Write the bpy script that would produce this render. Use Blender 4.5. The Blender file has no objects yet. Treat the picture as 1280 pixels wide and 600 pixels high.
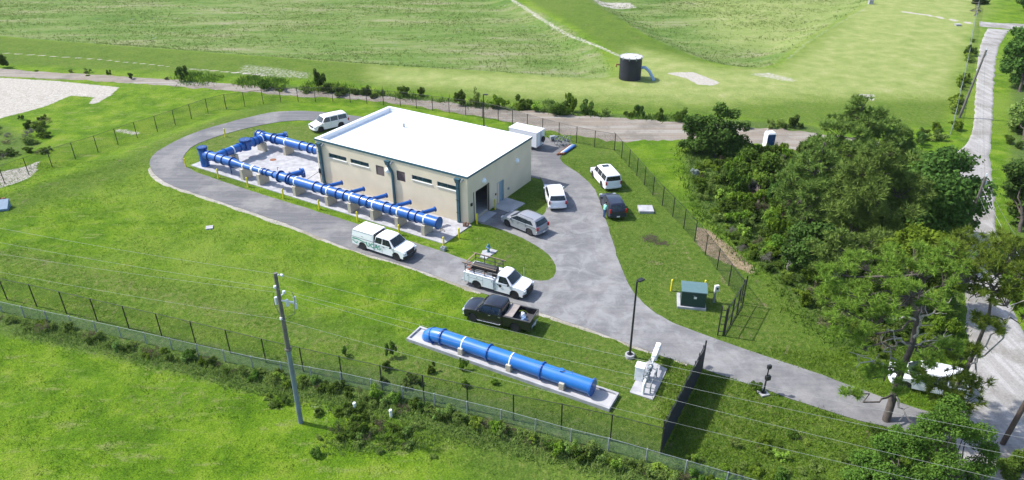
import bpy, math, random
import numpy as np
from mathutils import Vector, Matrix, noise as mnoise
from mathutils.geometry import tessellate_polygon
random.seed(7); rng = np.random.default_rng(7)
R = math.radians; PI = math.pi
sc = bpy.context.scene; COL = sc.collection
H = 34.0; FP = 900.0; PITCH = .506
YAW = -.541; BX, BY = -4.393, 64.529          # corner of the pump building, its long side runs along the local -x axis
E1 = (math.cos(YAW), math.sin(YAW)); E2 = (-math.sin(YAW), math.cos(YAW))

# ------------------------------------------------------------------ survey: sight line -> site coordinates
def G(u, v, z=0.0):
    cp, sp = math.cos(PITCH), math.sin(PITCH)
    a = (u-640)/FP; b = (300-v)/FP
    dx = a; dy = cp + b*sp; dz = -sp + b*cp
    t = (z-H)/dz
    return (t*dx, t*dy)
def poly(px, z=0.0): return [G(u, v, z) for u, v in px]
def chaikin(p, n=2, closed=True):
    for _ in range(n):
        q = []; m = len(p)
        for i in range(m if closed else m-1):
            a = p[i]; b = p[(i+1) % m]
            q += [(a[0]*.75+b[0]*.25, a[1]*.75+b[1]*.25), (a[0]*.25+b[0]*.75, a[1]*.25+b[1]*.75)]
        if not closed: q = [p[0]]+q+[p[-1]]
        p = q
    return p
def sdist(P, X, Y):
    """signed distance, positive inside polygon P"""
    X = np.asarray(X, float); Y = np.asarray(Y, float)
    d = np.full(X.shape, 1e9); ins = np.zeros(X.shape, bool); n = len(P)
    for i in range(n):
        ax, ay = P[i]; bx, by = P[(i+1) % n]
        ex, ey = bx-ax, by-ay; L = ex*ex+ey*ey+1e-12
        t = np.clip(((X-ax)*ex+(Y-ay)*ey)/L, 0, 1)
        d = np.minimum(d, np.hypot(X-ax-t*ex, Y-ay-t*ey))
        c = ((ay > Y) != (by > Y)) & (X < (bx-ax)*(Y-ay)/(by-ay+1e-12)+ax)
        ins ^= c
    return np.where(ins, d, -d)
def sstep(a, b, x):
    t = np.clip((x-a)/(b-a), 0, 1); return t*t*(3-2*t)

SITE = poly([(-60, 300), (0, 316), (150, 352), (300, 392), (430, 430), (520, 462), (640, 505), (750, 535), (835, 560), (900, 570), (1000, 600), (1400, 700), (1400, 120), (760, 150), (560, 118), (420, 122), (300, 145), (230, 168), (160, 198), (80, 222), (0, 244), (-80, 268)])
BAS1 = chaikin(poly([(-200, 24), (0, 46), (160, 58), (320, 70), (480, 82), (640, 91), (700, 97), (758, 99), (772, 94), (768, 78), (745, 52), (700, 24), (650, 0), (600, -30), (-200, -60)]), 1)
BAS2 = chaikin(poly([(700, -25), (740, 4), (770, 22), (800, 42), (850, 65), (895, 80), (935, 85), (965, 84), (985, 72), (1010, 50), (1040, 32), (1080, 8), (1110, -15), (1120, -30)]), 1)
def hgt(X, Y):
    X = np.asarray(X, float); Y = np.asarray(Y, float)
    h = -.55*sstep(0, 6, -sdist(SITE, X, Y))
    h = h*(1-sstep(100, 112, Y))
    h = h-1.5*sstep(-1, 7, sdist(BAS1, X, Y))-1.5*sstep(-1, 7, sdist(BAS2, X, Y))
    return h
def at(u, v):
    z = 0.0
    for _ in range(5):
        x, y = G(u, v, z); z = float(hgt(x, y))
    return (x, y, z)

# ------------------------------------------------------------------ materials
MT = {}
def newmat(name):
    m = bpy.data.materials.new(name); m.use_nodes = True; MT[name] = m
    nt = m.node_tree; b = nt.nodes['Principled BSDF']
    return m, nt, b
def N(nt, t, **k):
    n = nt.nodes.new(t)
    for a, v in k.items():
        if a in ('ins',):
            for kk, vv in v.items(): n.inputs[kk].default_value = vv
        else: setattr(n, a, v)
    return n
def flat(name, c, rough=.5, metal=0, coat=0, var=.12, scale=3.0, bump=0, spec=.5):
    m, nt, b = newmat(name)
    tc = N(nt, 'ShaderNodeTexCoord'); nz = N(nt, 'ShaderNodeTexNoise', ins={'Scale': scale, 'Detail': 5})
    nt.links.new(tc.outputs['Object'], nz.inputs['Vector'])
    mr = N(nt, 'ShaderNodeMapRange', ins={'From Min': .3, 'From Max': .7, 'To Min': 1-var, 'To Max': 1+var})
    nt.links.new(nz.outputs['Fac'], mr.inputs['Value'])
    hs = N(nt, 'ShaderNodeHueSaturation', ins={'Color': (*c, 1)}); nt.links.new(mr.outputs[0], hs.inputs['Value'])
    nt.links.new(hs.outputs[0], b.inputs['Base Color'])
    b.inputs['Roughness'].default_value = rough; b.inputs['Metallic'].default_value = metal
    b.inputs['Specular IOR Level'].default_value = spec
    b.inputs['Coat Weight'].default_value = coat; b.inputs['Coat Roughness'].default_value = .08
    if bump:
        bp = N(nt, 'ShaderNodeBump', ins={'Strength': bump, 'Distance': .02})
        n2 = N(nt, 'ShaderNodeTexNoise', ins={'Scale': scale*8, 'Detail': 6}); nt.links.new(tc.outputs['Object'], n2.inputs['Vector'])
        nt.links.new(n2.outputs['Fac'], bp.inputs['Height']); nt.links.new(bp.outputs[0], b.inputs['Normal'])
    return m
flat('stucco', (0.686, 0.591, 0.434), .9, var=.05, scale=.7, bump=.4)
flat('stucco_end', (0.667, 0.578, 0.430), .9, var=.05, scale=.7)
flat('teal_metal', (.035, .10, .13), .45, var=.1)
flat('roof_membrane', (.80, .81, .83), .6, var=.10, scale=.35)
flat('parapet_white', (.72, .74, .76), .7, var=.04)
flat('dark_glass', (.015, .022, .026), .08, var=.3, spec=.7)
flat('window_glass', (.02, .045, .04), .12, var=.4, spec=.7)
flat('white_frame', (.7, .71, .7), .5)
flat('brown_louvre', (.09, .065, .07), .6)
flat('door_paint', (.25, .36, .42), .45, var=.04)
flat('interior_dark', (.12, .12, .13), .9)
flat('lamp_white', (.85, .87, .9), .3)
flat('pipe_blue', (.008, .095, .36), .38, coat=.25, var=.12, scale=1.2)
flat('pipe_blue_bright', (.014, .145, .47), .38, coat=.25, var=.10, scale=1.0)
flat('flange_blue', (.008, .055, .22), .45, var=.15)
flat('strap_white', (.75, .77, .78), .4)
flat('concrete', (0.399, 0.391, 0.391), .9, var=.14, scale=.9, bump=.3)
flat('concrete_pale', (0.340, 0.340, 0.357), .9, var=.22, scale=1.5, bump=.3)
flat('pier_concrete', (0.442, 0.399, 0.323), .9, var=.08)
flat('bollard_yellow', (.72, .62, .03), .5, var=.06)
flat('black_metal', (.015, .016, .018), .5, var=.2)
flat('galvanised', (.26, .29, .31), .6, metal=.2, var=.12)
flat('pole_steel', (.15, .19, .23), .6, var=.18, scale=1.5)
flat('pole_wood', (.075, .055, .045), .9, var=.2)
flat('pole_wood_grey', (.13, .12, .11), .9, var=.2)
flat('wire', (.30, .31, .30), .7)
flat('wire_dark', (.12, .12, .12), .6)
flat('insulator', (.62, .66, .72), .3)
flat('paint_white', (.78, .79, .82), .4, coat=.15, var=.015)
flat('paint_white_b', (.72, .74, .78), .45, coat=.1, var=.02)
flat('paint_black', (.006, .006, .012), .3, coat=.8, var=.05)
flat('paint_silver', (.30, .31, .345), .42, metal=.3, coat=.2, var=.03)
flat('paint_navy', (.016, .02, .04), .35, coat=.35, var=.05)
flat('tyre', (.02, .02, .022), .9)
flat('alloy', (.42, .43, .46), .35, metal=.8)
flat('steel_wheel', (.5, .5, .5), .4, metal=.3)
flat('chrome', (.65, .66, .68), .2, metal=.9, var=.03)
flat('plastic_black', (.02, .02, .022), .6)
flat('head_glass', (.55, .58, .62), .15, var=.1)
flat('tail_red', (.35, .01, .012), .25, var=.1)
flat('bed_liner', (.05, .05, .055), .8)
flat('tan_plastic', (.28, .24, .22), .7)
flat('transformer_green', (.015, .045, .04), .5, var=.08)
flat('transformer_lid', (.09, .16, .17), .5, var=.06)
flat('tank_black', (.012, .014, .028), .6, var=.35, scale=.9)
flat('hose_blue', (.25, .38, .6), .5)
flat('rust', (.22, .09, .04), .9, var=.3)
flat('wood', (.26, .19, .13), .8)
flat('skin', (.45, .27, .19), .6)
flat('shirt_teal', (.25, .62, .52), .9)
flat('jeans', (.03, .08, .20), .9)
flat('hair', (.03, .02, .015), .9)
flat('logo_green', (.05, .30, .20), .5)
flat('screen_fabric', (.012, .014, .025), .85, var=.3, scale=1.5)
flat('orange', (.7, .16, .03), .6)
flat('sign_white', (.7, .7, .68), .5)
flat('hydrant_green', (.04, .16, .18), .5)
flat('toilet_blue', (.02, .07, .2), .5)
flat('tarp_blue', (.12, .2, .3), .6)
flat('bark', (.085, .07, .06), .95, var=.3, scale=4, bump=.6)
flat('dead_wood', (.34, .31, .28), .95, var=.2, scale=4)
flat('rock', (.33, .32, .31), .95, var=.25)

def foliage(name, c1, c2, c3=None, trans=.25, scale=.8):
    m, nt, b = newmat(name)
    out = nt.nodes['Material Output']; nt.nodes.remove(b)
    geo = N(nt, 'ShaderNodeNewGeometry'); oi = N(nt, 'ShaderNodeObjectInfo'); tc = N(nt, 'ShaderNodeTexCoord')
    nz = N(nt, 'ShaderNodeTexNoise', ins={'Scale': scale, 'Detail': 3}); nt.links.new(tc.outputs['Object'], nz.inputs['Vector'])
    ad = N(nt, 'ShaderNodeMath', operation='MULTIPLY_ADD', ins={1: .32, 2: .09}); nt.links.new(geo.outputs['Random Per Island'], ad.inputs[0])
    a2 = N(nt, 'ShaderNodeMath', operation='MULTIPLY_ADD', ins={1: .9}); nt.links.new(nz.outputs['Fac'], a2.inputs[0]); nt.links.new(ad.outputs[0], a2.inputs[2])
    a3 = N(nt, 'ShaderNodeMath', operation='SUBTRACT', ins={1: .22}); nt.links.new(a2.outputs[0], a3.inputs[0])
    cr = N(nt, 'ShaderNodeValToRGB'); e = cr.color_ramp.elements
    e[0].color = (*c1, 1); e[0].position = .15; e[1].color = (*c2, 1); e[1].position = .75
    if c3: q = e.new(.97); q.color = (*c3, 1)
    nt.links.new(a3.outputs[0], cr.inputs[0])
    hs = N(nt, 'ShaderNodeHueSaturation'); mr = N(nt, 'ShaderNodeMapRange', ins={'To Min': .78, 'To Max': 1.25})
    nt.links.new(oi.outputs['Random'], mr.inputs['Value']); nt.links.new(mr.outputs[0], hs.inputs['Value'])
    mh = N(nt, 'ShaderNodeMapRange', ins={'To Min': .485, 'To Max': .515}); nt.links.new(oi.outputs['Random'], mh.inputs['Value']); nt.links.new(mh.outputs[0], hs.inputs['Hue'])
    nt.links.new(cr.outputs[0], hs.inputs['Color'])
    d = N(nt, 'ShaderNodeBsdfDiffuse'); t = N(nt, 'ShaderNodeBsdfTranslucent'); mx = N(nt, 'ShaderNodeMixShader', ins={0: trans})
    nt.links.new(hs.outputs[0], d.inputs[0]); nt.links.new(hs.outputs[0], t.inputs[0])
    nt.links.new(d.outputs[0], mx.inputs[1]); nt.links.new(t.outputs[0], mx.inputs[2]); nt.links.new(mx.outputs[0], out.inputs[0])
    return m
foliage('leaf_oak', (0.049, 0.095, 0.016), (0.121, 0.197, 0.031), (0.244, 0.318, 0.059), trans=.28)
foliage('leaf_dark', (0.043, 0.081, 0.021), (0.096, 0.165, 0.032), (0.175, 0.249, 0.059), trans=.28)
foliage('leaf_bright', (0.060, 0.123, 0.013), (0.199, 0.307, 0.034), (0.385, 0.459, 0.094), trans=.28)
foliage('leaf_yellow', (0.125, 0.220, 0.033), (0.312, 0.439, 0.064), (0.540, 0.578, 0.152), trans=.28)
foliage('leaf_weed', (0.101, 0.167, 0.041), (0.250, 0.357, 0.083), (0.474, 0.469, 0.205), trans=.28)
foliage('leaf_dry', (0.094, 0.077, 0.049), (0.206, 0.172, 0.117), (0.309, 0.270, 0.215), trans=.28)
foliage('leaf_grey', (0.120, 0.112, 0.098), (0.240, 0.225, 0.203), (0.345, 0.330, 0.315), trans=.28)
foliage('leaf_white', (0.262, 0.315, 0.270), (0.488, 0.540, 0.495), (0.600, 0.637, 0.600), trans=.28)
foliage('needle', (0.086, 0.141, 0.024), (0.222, 0.332, 0.047), (0.428, 0.508, 0.094), trans=.26, scale=2.2)
foliage('needle_far', (0.093, 0.152, 0.037), (0.209, 0.315, 0.068), (0.375, 0.467, 0.120), trans=.26, scale=1.2)
foliage('grass_blade', (0.076, 0.148, 0.016), (0.137, 0.246, 0.023), (0.232, 0.296, 0.064), trans=.38, scale=.25)
foliage('scrub_blade', (0.090, 0.151, 0.035), (0.191, 0.255, 0.070), (0.332, 0.325, 0.167), trans=.38, scale=.15)

# ------------------------------------------------------------------ mesh builder
class MB:
    def __init__(s): s.v = []; s.f = []; s.m = []
    def add(s, vs, fs, mi=0):
        o = len(s.v); s.v += [tuple(map(float, q)) for q in vs]; s.f += [tuple(i+o for i in f) for f in fs]; s.m += [mi]*len(fs); return s
    def box(s, x0, x1, y0, y1, z0, z1, mi=0):
        v = [(x, y, z) for z in (z0, z1) for y in (y0, y1) for x in (x0, x1)]
        return s.add(v, [(0, 2, 3, 1), (4, 5, 7, 6), (0, 1, 5, 4), (2, 6, 7, 3), (0, 4, 6, 2), (1, 3, 7, 5)], mi)
    def cyl(s, a, b, r0, r1=None, n=16, cap=True, mi=0):
        a = Vector(a); b = Vector(b); r1 = r0 if r1 is None else r1
        d = (b-a).normalized(); u = d.orthogonal().normalized(); w = d.cross(u)
        v = []
        for p, r in ((a, r0), (b, r1)):
            for i in range(n):
                t = 2*PI*i/n; v.append(p+u*(r*math.cos(t))+w*(r*math.sin(t)))
        f = [(i, (i+1) % n, n+(i+1) % n, n+i) for i in range(n)]
        if cap: f += [tuple(range(n))[::-1], tuple(range(n, 2*n))]
        return s.add(v, f, mi)
    def tube(s, pts, r, n=8, mi=0):
        pts = [Vector(p) for p in pts]; rs = r if isinstance(r, (list, tuple)) else [r]*len(pts)
        v = []; m = len(pts); u = None
        for k, p in enumerate(pts):
            d = (pts[min(k+1, m-1)]-pts[max(k-1, 0)]).normalized()
            u = d.orthogonal().normalized() if u is None else (u-d*u.dot(d)).normalized()
            w = d.cross(u)
            for i in range(n):
                t = 2*PI*i/n; v.append(p+u*(rs[k]*math.cos(t))+w*(rs[k]*math.sin(t)))
        f = [(k*n+i, k*n+(i+1) % n, (k+1)*n+(i+1) % n, (k+1)*n+i) for k in range(m-1) for i in range(n)]
        f += [tuple(range(n))[::-1], tuple(range((m-1)*n, m*n))]
        return s.add(v, f, mi)
    def lathe(s, prof, c=(0, 0, 0), ax='z', n=20, mi=0):
        v = []
        for r, h in prof:
            for i in range(n):
                t = 2*PI*i/n; a, b = r*math.cos(t), r*math.sin(t)
                q = (a, b, h) if ax == 'z' else ((a, h, b) if ax == 'y' else (h, a, b))
                v.append((c[0]+q[0], c[1]+q[1], c[2]+q[2]))
        m = len(prof); f = [(k*n+i, k*n+(i+1) % n, (k+1)*n+(i+1) % n, (k+1)*n+i) for k in range(m-1) for i in range(n)]
        f += [tuple(range(n))[::-1], tuple(range((m-1)*n, m*n))]
        return s.add(v, f, mi)
    def prism(s, out, ys, xf=None, mi=0):
        xf = xf or (lambda x, y, z: (x, y, z)); n = len(out); v = [xf(x, y, z) for y in ys for x, z in out]
        f = [(k*n+i, k*n+(i+1) % n, (k+1)*n+(i+1) % n, (k+1)*n+i) for k in range(len(ys)-1) for i in range(n)]
        f += [tuple(range(n))[::-1], tuple(range((len(ys)-1)*n, len(ys)*n))]
        return s.add(v, f, mi)
    def build(s, name, mats, parent=None, smooth=None, bevel=0, fixn=True):
        me = bpy.data.meshes.new(name); me.from_pydata(s.v, [], s.f)
        if isinstance(mats, str): mats = [mats]
        for q in mats: me.materials.append(MT[q])
        if any(s.m): me.polygons.foreach_set('material_index', s.m)
        if fixn:
            import bmesh
            bm = bmesh.new(); bm.from_mesh(me); bmesh.ops.recalc_face_normals(bm, faces=bm.faces[:]); bm.to_mesh(me); bm.free()
        if smooth is not None:
            me.shade_smooth() if hasattr(me, 'shade_smooth') else None
            me.set_sharp_from_angle(angle=R(smooth))
        o = bpy.data.objects.new(name, me); COL.objects.link(o)
        if parent: o.parent = parent
        if bevel:
            b = o.modifiers.new('bevel', 'BEVEL'); b.width = bevel; b.segments = 2; b.limit_method = 'ANGLE'
        return o
def tag(o, label=None, cat=None, group=None, kind=None):
    for k, v in (('label', label), ('category', cat), ('group', group), ('kind', kind)):
        if v: o[k] = v
    return o
def thing(name, label, cat, loc=(0, 0, 0), rz=0, group=None):
    o = bpy.data.objects.new(name, None); COL.objects.link(o); o.empty_display_size = .3
    o.location = loc; o.rotation_euler = (0, 0, rz); return tag(o, label, cat, group)
def copy_tree(o, parent=None):
    c = o.copy(); COL.objects.link(c)
    if parent: c.parent = parent
    for ch in list(o.children): copy_tree(ch, c)
    return c
def npmesh(name, V, F, mat, parent=None, smooth=False):
    me = bpy.data.meshes.new(name); V = np.asarray(V, np.float32); F = np.asarray(F, np.int32)
    me.vertices.add(len(V)); me.vertices.foreach_set('co', V.ravel())
    k = F.shape[1]; me.loops.add(F.size); me.loops.foreach_set('vertex_index', F.ravel())
    me.polygons.add(len(F)); me.polygons.foreach_set('loop_start', np.arange(0, F.size, k, dtype=np.int32))
    me.update(calc_edges=True); me.materials.append(MT[mat])
    if smooth: me.shade_smooth()
    o = bpy.data.objects.new(name, me); COL.objects.link(o)
    if parent: o.parent = parent
    return o

# ------------------------------------------------------------------ ground
def mask_poly(P, soft=.6): return lambda X, Y: sstep(-soft, soft, sdist(P, X, Y))
def band(px, w, soft=.6):
    P = [G(u, v) for u, v in px]
    def f(X, Y):
        d = np.full(X.shape, 1e9)
        for i in range(len(P)-1):
            ax, ay = P[i]; bx, by = P[i+1]; ex, ey = bx-ax, by-ay; L = ex*ex+ey*ey
            t = np.clip(((X-ax)*ex+(Y-ay)*ey)/L, 0, 1); d = np.minimum(d, np.hypot(X-ax-t*ex, Y-ay-t*ey))
        return 1-sstep(w-soft, w+soft, d)
    return f
def ground():
    def axis(lo, hi, a, b, st, c=45):
        l = a-np.cumsum(np.geomspace(st*1.5, (a-lo)*.25, c)); l = l[l > lo]; r = b+np.cumsum(np.geomspace(st*1.5, (hi-b)*.25, c)); r = r[r < hi]
        return np.concatenate([[lo], l[::-1], np.arange(a, b+st/2, st), r, [hi]])
    xs = axis(-3000, 3000, -110, 90, .55); ys = axis(-800, 4000, 28, 215, .55)
    X, Y = np.meshgrid(xs, ys); Z = hgt(X, Y)
    Z = Z+.02*np.sin(X*.9+np.sin(Y*.7))*np.sin(Y*1.1+X*.3)*(sdist(SITE, X, Y) < -1)
    nx, ny = len(xs), len(ys)
    V = np.stack([X.ravel(), Y.ravel(), Z.ravel()], 1)
    i = np.arange(nx*ny).reshape(ny, nx); F = np.stack([i[:-1, :-1].ravel(), i[:-1, 1:].ravel(), i[1:, 1:].ravel(), i[1:, :-1].ravel()], 1)
    o = npmesh('ground', V, F, 'ground', smooth=True); me = o.data
    x, y = V[:, 0].astype(float), V[:, 1].astype(float)
    def attr(n, fs):
        a = np.zeros(len(V)); 
        for f in fs: a = np.maximum(a, f(x, y))
        q = me.attributes.new(n, 'FLOAT', 'POINT'); q.data.foreach_set('value', a.astype(np.float32))
    P = poly
    sandy = [mask_poly(P([(-60, 92), (0, 97), (70, 101), (150, 109), (140, 117), (118, 127), (110, 126), (116, 120), (88, 118), (60, 128), (0, 143), (-60, 160)])),
             mask_poly(P([(-20, 214), (0, 209), (25, 204), (48, 196), (44, 208), (36, 218), (20, 226), (0, 232), (-20, 238)])),
             mask_poly(P([(830, 91), (866, 90), (880, 95), (900, 103), (893, 107), (872, 106), (858, 98)]), .5),
             band([(1130, 15), (1160, 19), (1190, 25), (1225, 31)], .7), mask_poly(P([(1072, 116), (1094, 117), (1093, 124), (1076, 123)]), .5),
             lambda a, b: .6*band([(640, -2), (680, 22), (710, 40), (745, 56), (774, 70)], .8)(a, b),
             lambda a, b: .7*mask_poly(P([(735, -5), (790, -5), (800, 2), (750, 6)]), 1.5)(a, b),
             lambda a, b: .6*mask_poly(P([(928, 92), (960, 89), (1002, 100), (990, 104), (950, 97)]), 1.2)(a, b),
             lambda a, b: .47*band([(985, 73), (1010, 52), (1040, 34), (1082, 10)], .8)(a, b),
             lambda a, b: .52*mask_poly(P([(300, 78), (340, 82), (395, 90), (390, 100), (330, 98), (290, 92)]), 1.5)(a, b),
             lambda a, b: .8*band([(0, 66), (120, 74), (212, 83)], .25, .25)(a, b), lambda a, b: .8*band([(237, 86), (285, 90), (330, 94)], .3, .25)(a, b),
             lambda a, b: .42*mask_poly(P([(370, 490), (420, 485), (450, 500), (400, 540), (370, 520)]), 1.2)(a, b),
             lambda a, b: .42*mask_poly(P([(405, 545), (440, 556), (480, 572), (520, 548), (560, 530), (500, 560), (440, 575), (400, 560)]), .8)(a, b),
             lambda a, b: .45*mask_poly(P([(60, 590), (95, 592), (95, 610), (50, 610)]), .8)(a, b),
             lambda a, b: .45*band([(805, 322), (822, 332), (834, 346)], .5)(a, b), lambda a, b: .40*band([(838, 358), (845, 372)], .8)(a, b),
             lambda a, b: .62*band([(148, 158), (168, 162)], .9)(a, b)]
    for px_ in ([(30, 60), (95, 60), (110, 70), (40, 69)], [(115, 62), (185, 64), (180, 71), (120, 70)], [(300, 74), (335, 76), (330, 94), (290, 92)], [(345, 78), (392, 82), (400, 94), (352, 96)], [(960, 90), (1010, 92), (1030, 108), (980, 106)], [(1095, 80), (1130, 84), (1165, 110), (1150, 124), (1110, 104)], [(470, 88), (520, 90), (515, 98), (470, 96)], [(560, 96), (700, 108), (690, 114), (570, 104)], [(860, 118), (1000, 132), (1010, 142), (880, 128)], [(1110, 40), (1140, 60), (1110, 75), (1075, 55)]): sandy.append((lambda q: lambda a, b: .36*mask_poly(P(q), 2.0)(a, b))(px_))
    attr('sand', sandy)
    attr('clay', [mask_poly(P([(868, 283), (886, 287), (915, 309), (948, 338), (938, 343), (905, 328), (885, 320), (870, 304)]), .6), lambda a, b: .5*mask_poly(P([(820, 275), (860, 300), (880, 330), (850, 330)]), 1.5)(a, b), lambda a, b: .62*mask_poly(P([(1232, 440), (1270, 430), (1290, 470), (1240, 480)]), 1.5)(a, b)])
    attr('soil_shade', [mask_poly(P([(800, 293), (818, 290), (832, 300), (845, 304), (836, 310), (815, 307), (800, 302)]), .4),
                  lambda a, b: .62*band([(8, 246), (50, 234), (100, 222), (150, 205)], .9, .9)(a, b), lambda a, b: .5*band([(660, 455), (770, 450)], .9)(a, b),  # first band paints the shade along the left lawn crest into the colour
                  lambda a, b: .55*mask_poly(P([(735, 436), (750, 440), (768, 460), (752, 462)]), .7)(a, b)])
    mow = mask_poly(P([(-200, 20), (0, 46), (320, 70), (640, 90), (770, 96), (775, 70), (700, 22), (650, -5), (740, -5), (800, 42), (900, 84), (970, 84), (1040, 32), (1090, 0), (1230, -5), (1180, 160), (1000, 155), (860, 142), (640, 128), (400, 100), (200, 90), (-200, 70)]), 1.5)
    palez = mask_poly(P([(470, 84), (640, 92), (775, 98), (790, 60), (905, 86), (975, 86), (1045, 34), (1090, -10), (1235, -10), (1190, 120), (1020, 120), (860, 126), (640, 118), (470, 102)]), 4)
    attr('pale', [palez, lambda a, b: .8*mask_poly(P([(860, -10), (1085, -10), (1000, 60), (900, 45)]), 8)(a, b)])  # pale grass tone, with the sunlit brightness beside cloud shade painted in
    attr('dry', [lambda a, b: .62*mow(a, b)*palez(a, b)+.40*mow(a, b)*(1-palez(a, b)), lambda a, b: .55*band([(0, 318), (150, 356), (300, 396), (440, 436), (560, 470)], 1.6, 1.5)(a, b),
                 lambda a, b: .55*mask_poly(P([(0, 355), (120, 385), (320, 440), (330, 460), (120, 405), (0, 375)]), .8)(a, b),
                 lambda a, b: .45*mask_poly(P([(660, 400), (900, 450), (1100, 540), (1000, 590), (850, 570), (780, 520), (700, 450)]), 3)(a, b),
                 lambda a, b: .45*mask_poly(P([(780, 290), (850, 300), (1000, 420), (1080, 480), (960, 440), (820, 390)]), 2)(a, b),
                 lambda a, b: .5*mask_poly(P([(60, 500), (260, 460), (340, 490), (180, 540)]), 3)(a, b),
                 lambda a, b: .5*band([(280, 150), (160, 190)], 1.5, 1)(a, b), lambda a, b: .55*mask_poly(P([(240, 160), (400, 155), (400, 175), (250, 205)]), 1)(a, b)])
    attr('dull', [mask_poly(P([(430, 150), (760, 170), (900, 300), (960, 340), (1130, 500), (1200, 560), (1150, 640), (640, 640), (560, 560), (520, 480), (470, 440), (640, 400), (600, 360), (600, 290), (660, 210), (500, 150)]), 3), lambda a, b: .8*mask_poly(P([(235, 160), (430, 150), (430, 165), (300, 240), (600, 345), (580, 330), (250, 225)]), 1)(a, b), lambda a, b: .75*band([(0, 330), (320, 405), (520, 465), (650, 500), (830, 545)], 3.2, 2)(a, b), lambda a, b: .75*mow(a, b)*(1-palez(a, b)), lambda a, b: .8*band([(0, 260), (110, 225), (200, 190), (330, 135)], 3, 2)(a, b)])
    bas = lambda a, b: np.maximum(sstep(0, 2, sdist(BAS1, a, b)), sstep(0, 2, sdist(BAS2, a, b)))
    attr('basin', [bas])
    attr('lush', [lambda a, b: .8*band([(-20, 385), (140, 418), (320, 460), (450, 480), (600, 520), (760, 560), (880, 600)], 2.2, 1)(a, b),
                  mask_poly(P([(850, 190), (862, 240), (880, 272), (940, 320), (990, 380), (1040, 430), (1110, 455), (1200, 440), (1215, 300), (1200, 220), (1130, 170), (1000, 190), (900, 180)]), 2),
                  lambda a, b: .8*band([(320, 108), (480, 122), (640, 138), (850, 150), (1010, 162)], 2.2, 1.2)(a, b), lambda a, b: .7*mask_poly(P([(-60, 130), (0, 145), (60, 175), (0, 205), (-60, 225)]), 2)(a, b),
                  lambda a, b: .8*mask_poly(P([(1262, 60), (1400, 40), (1400, 400), (1262, 340), (1255, 200)]), 2)(a, b)])
    tag(o, kind='structure')
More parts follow.
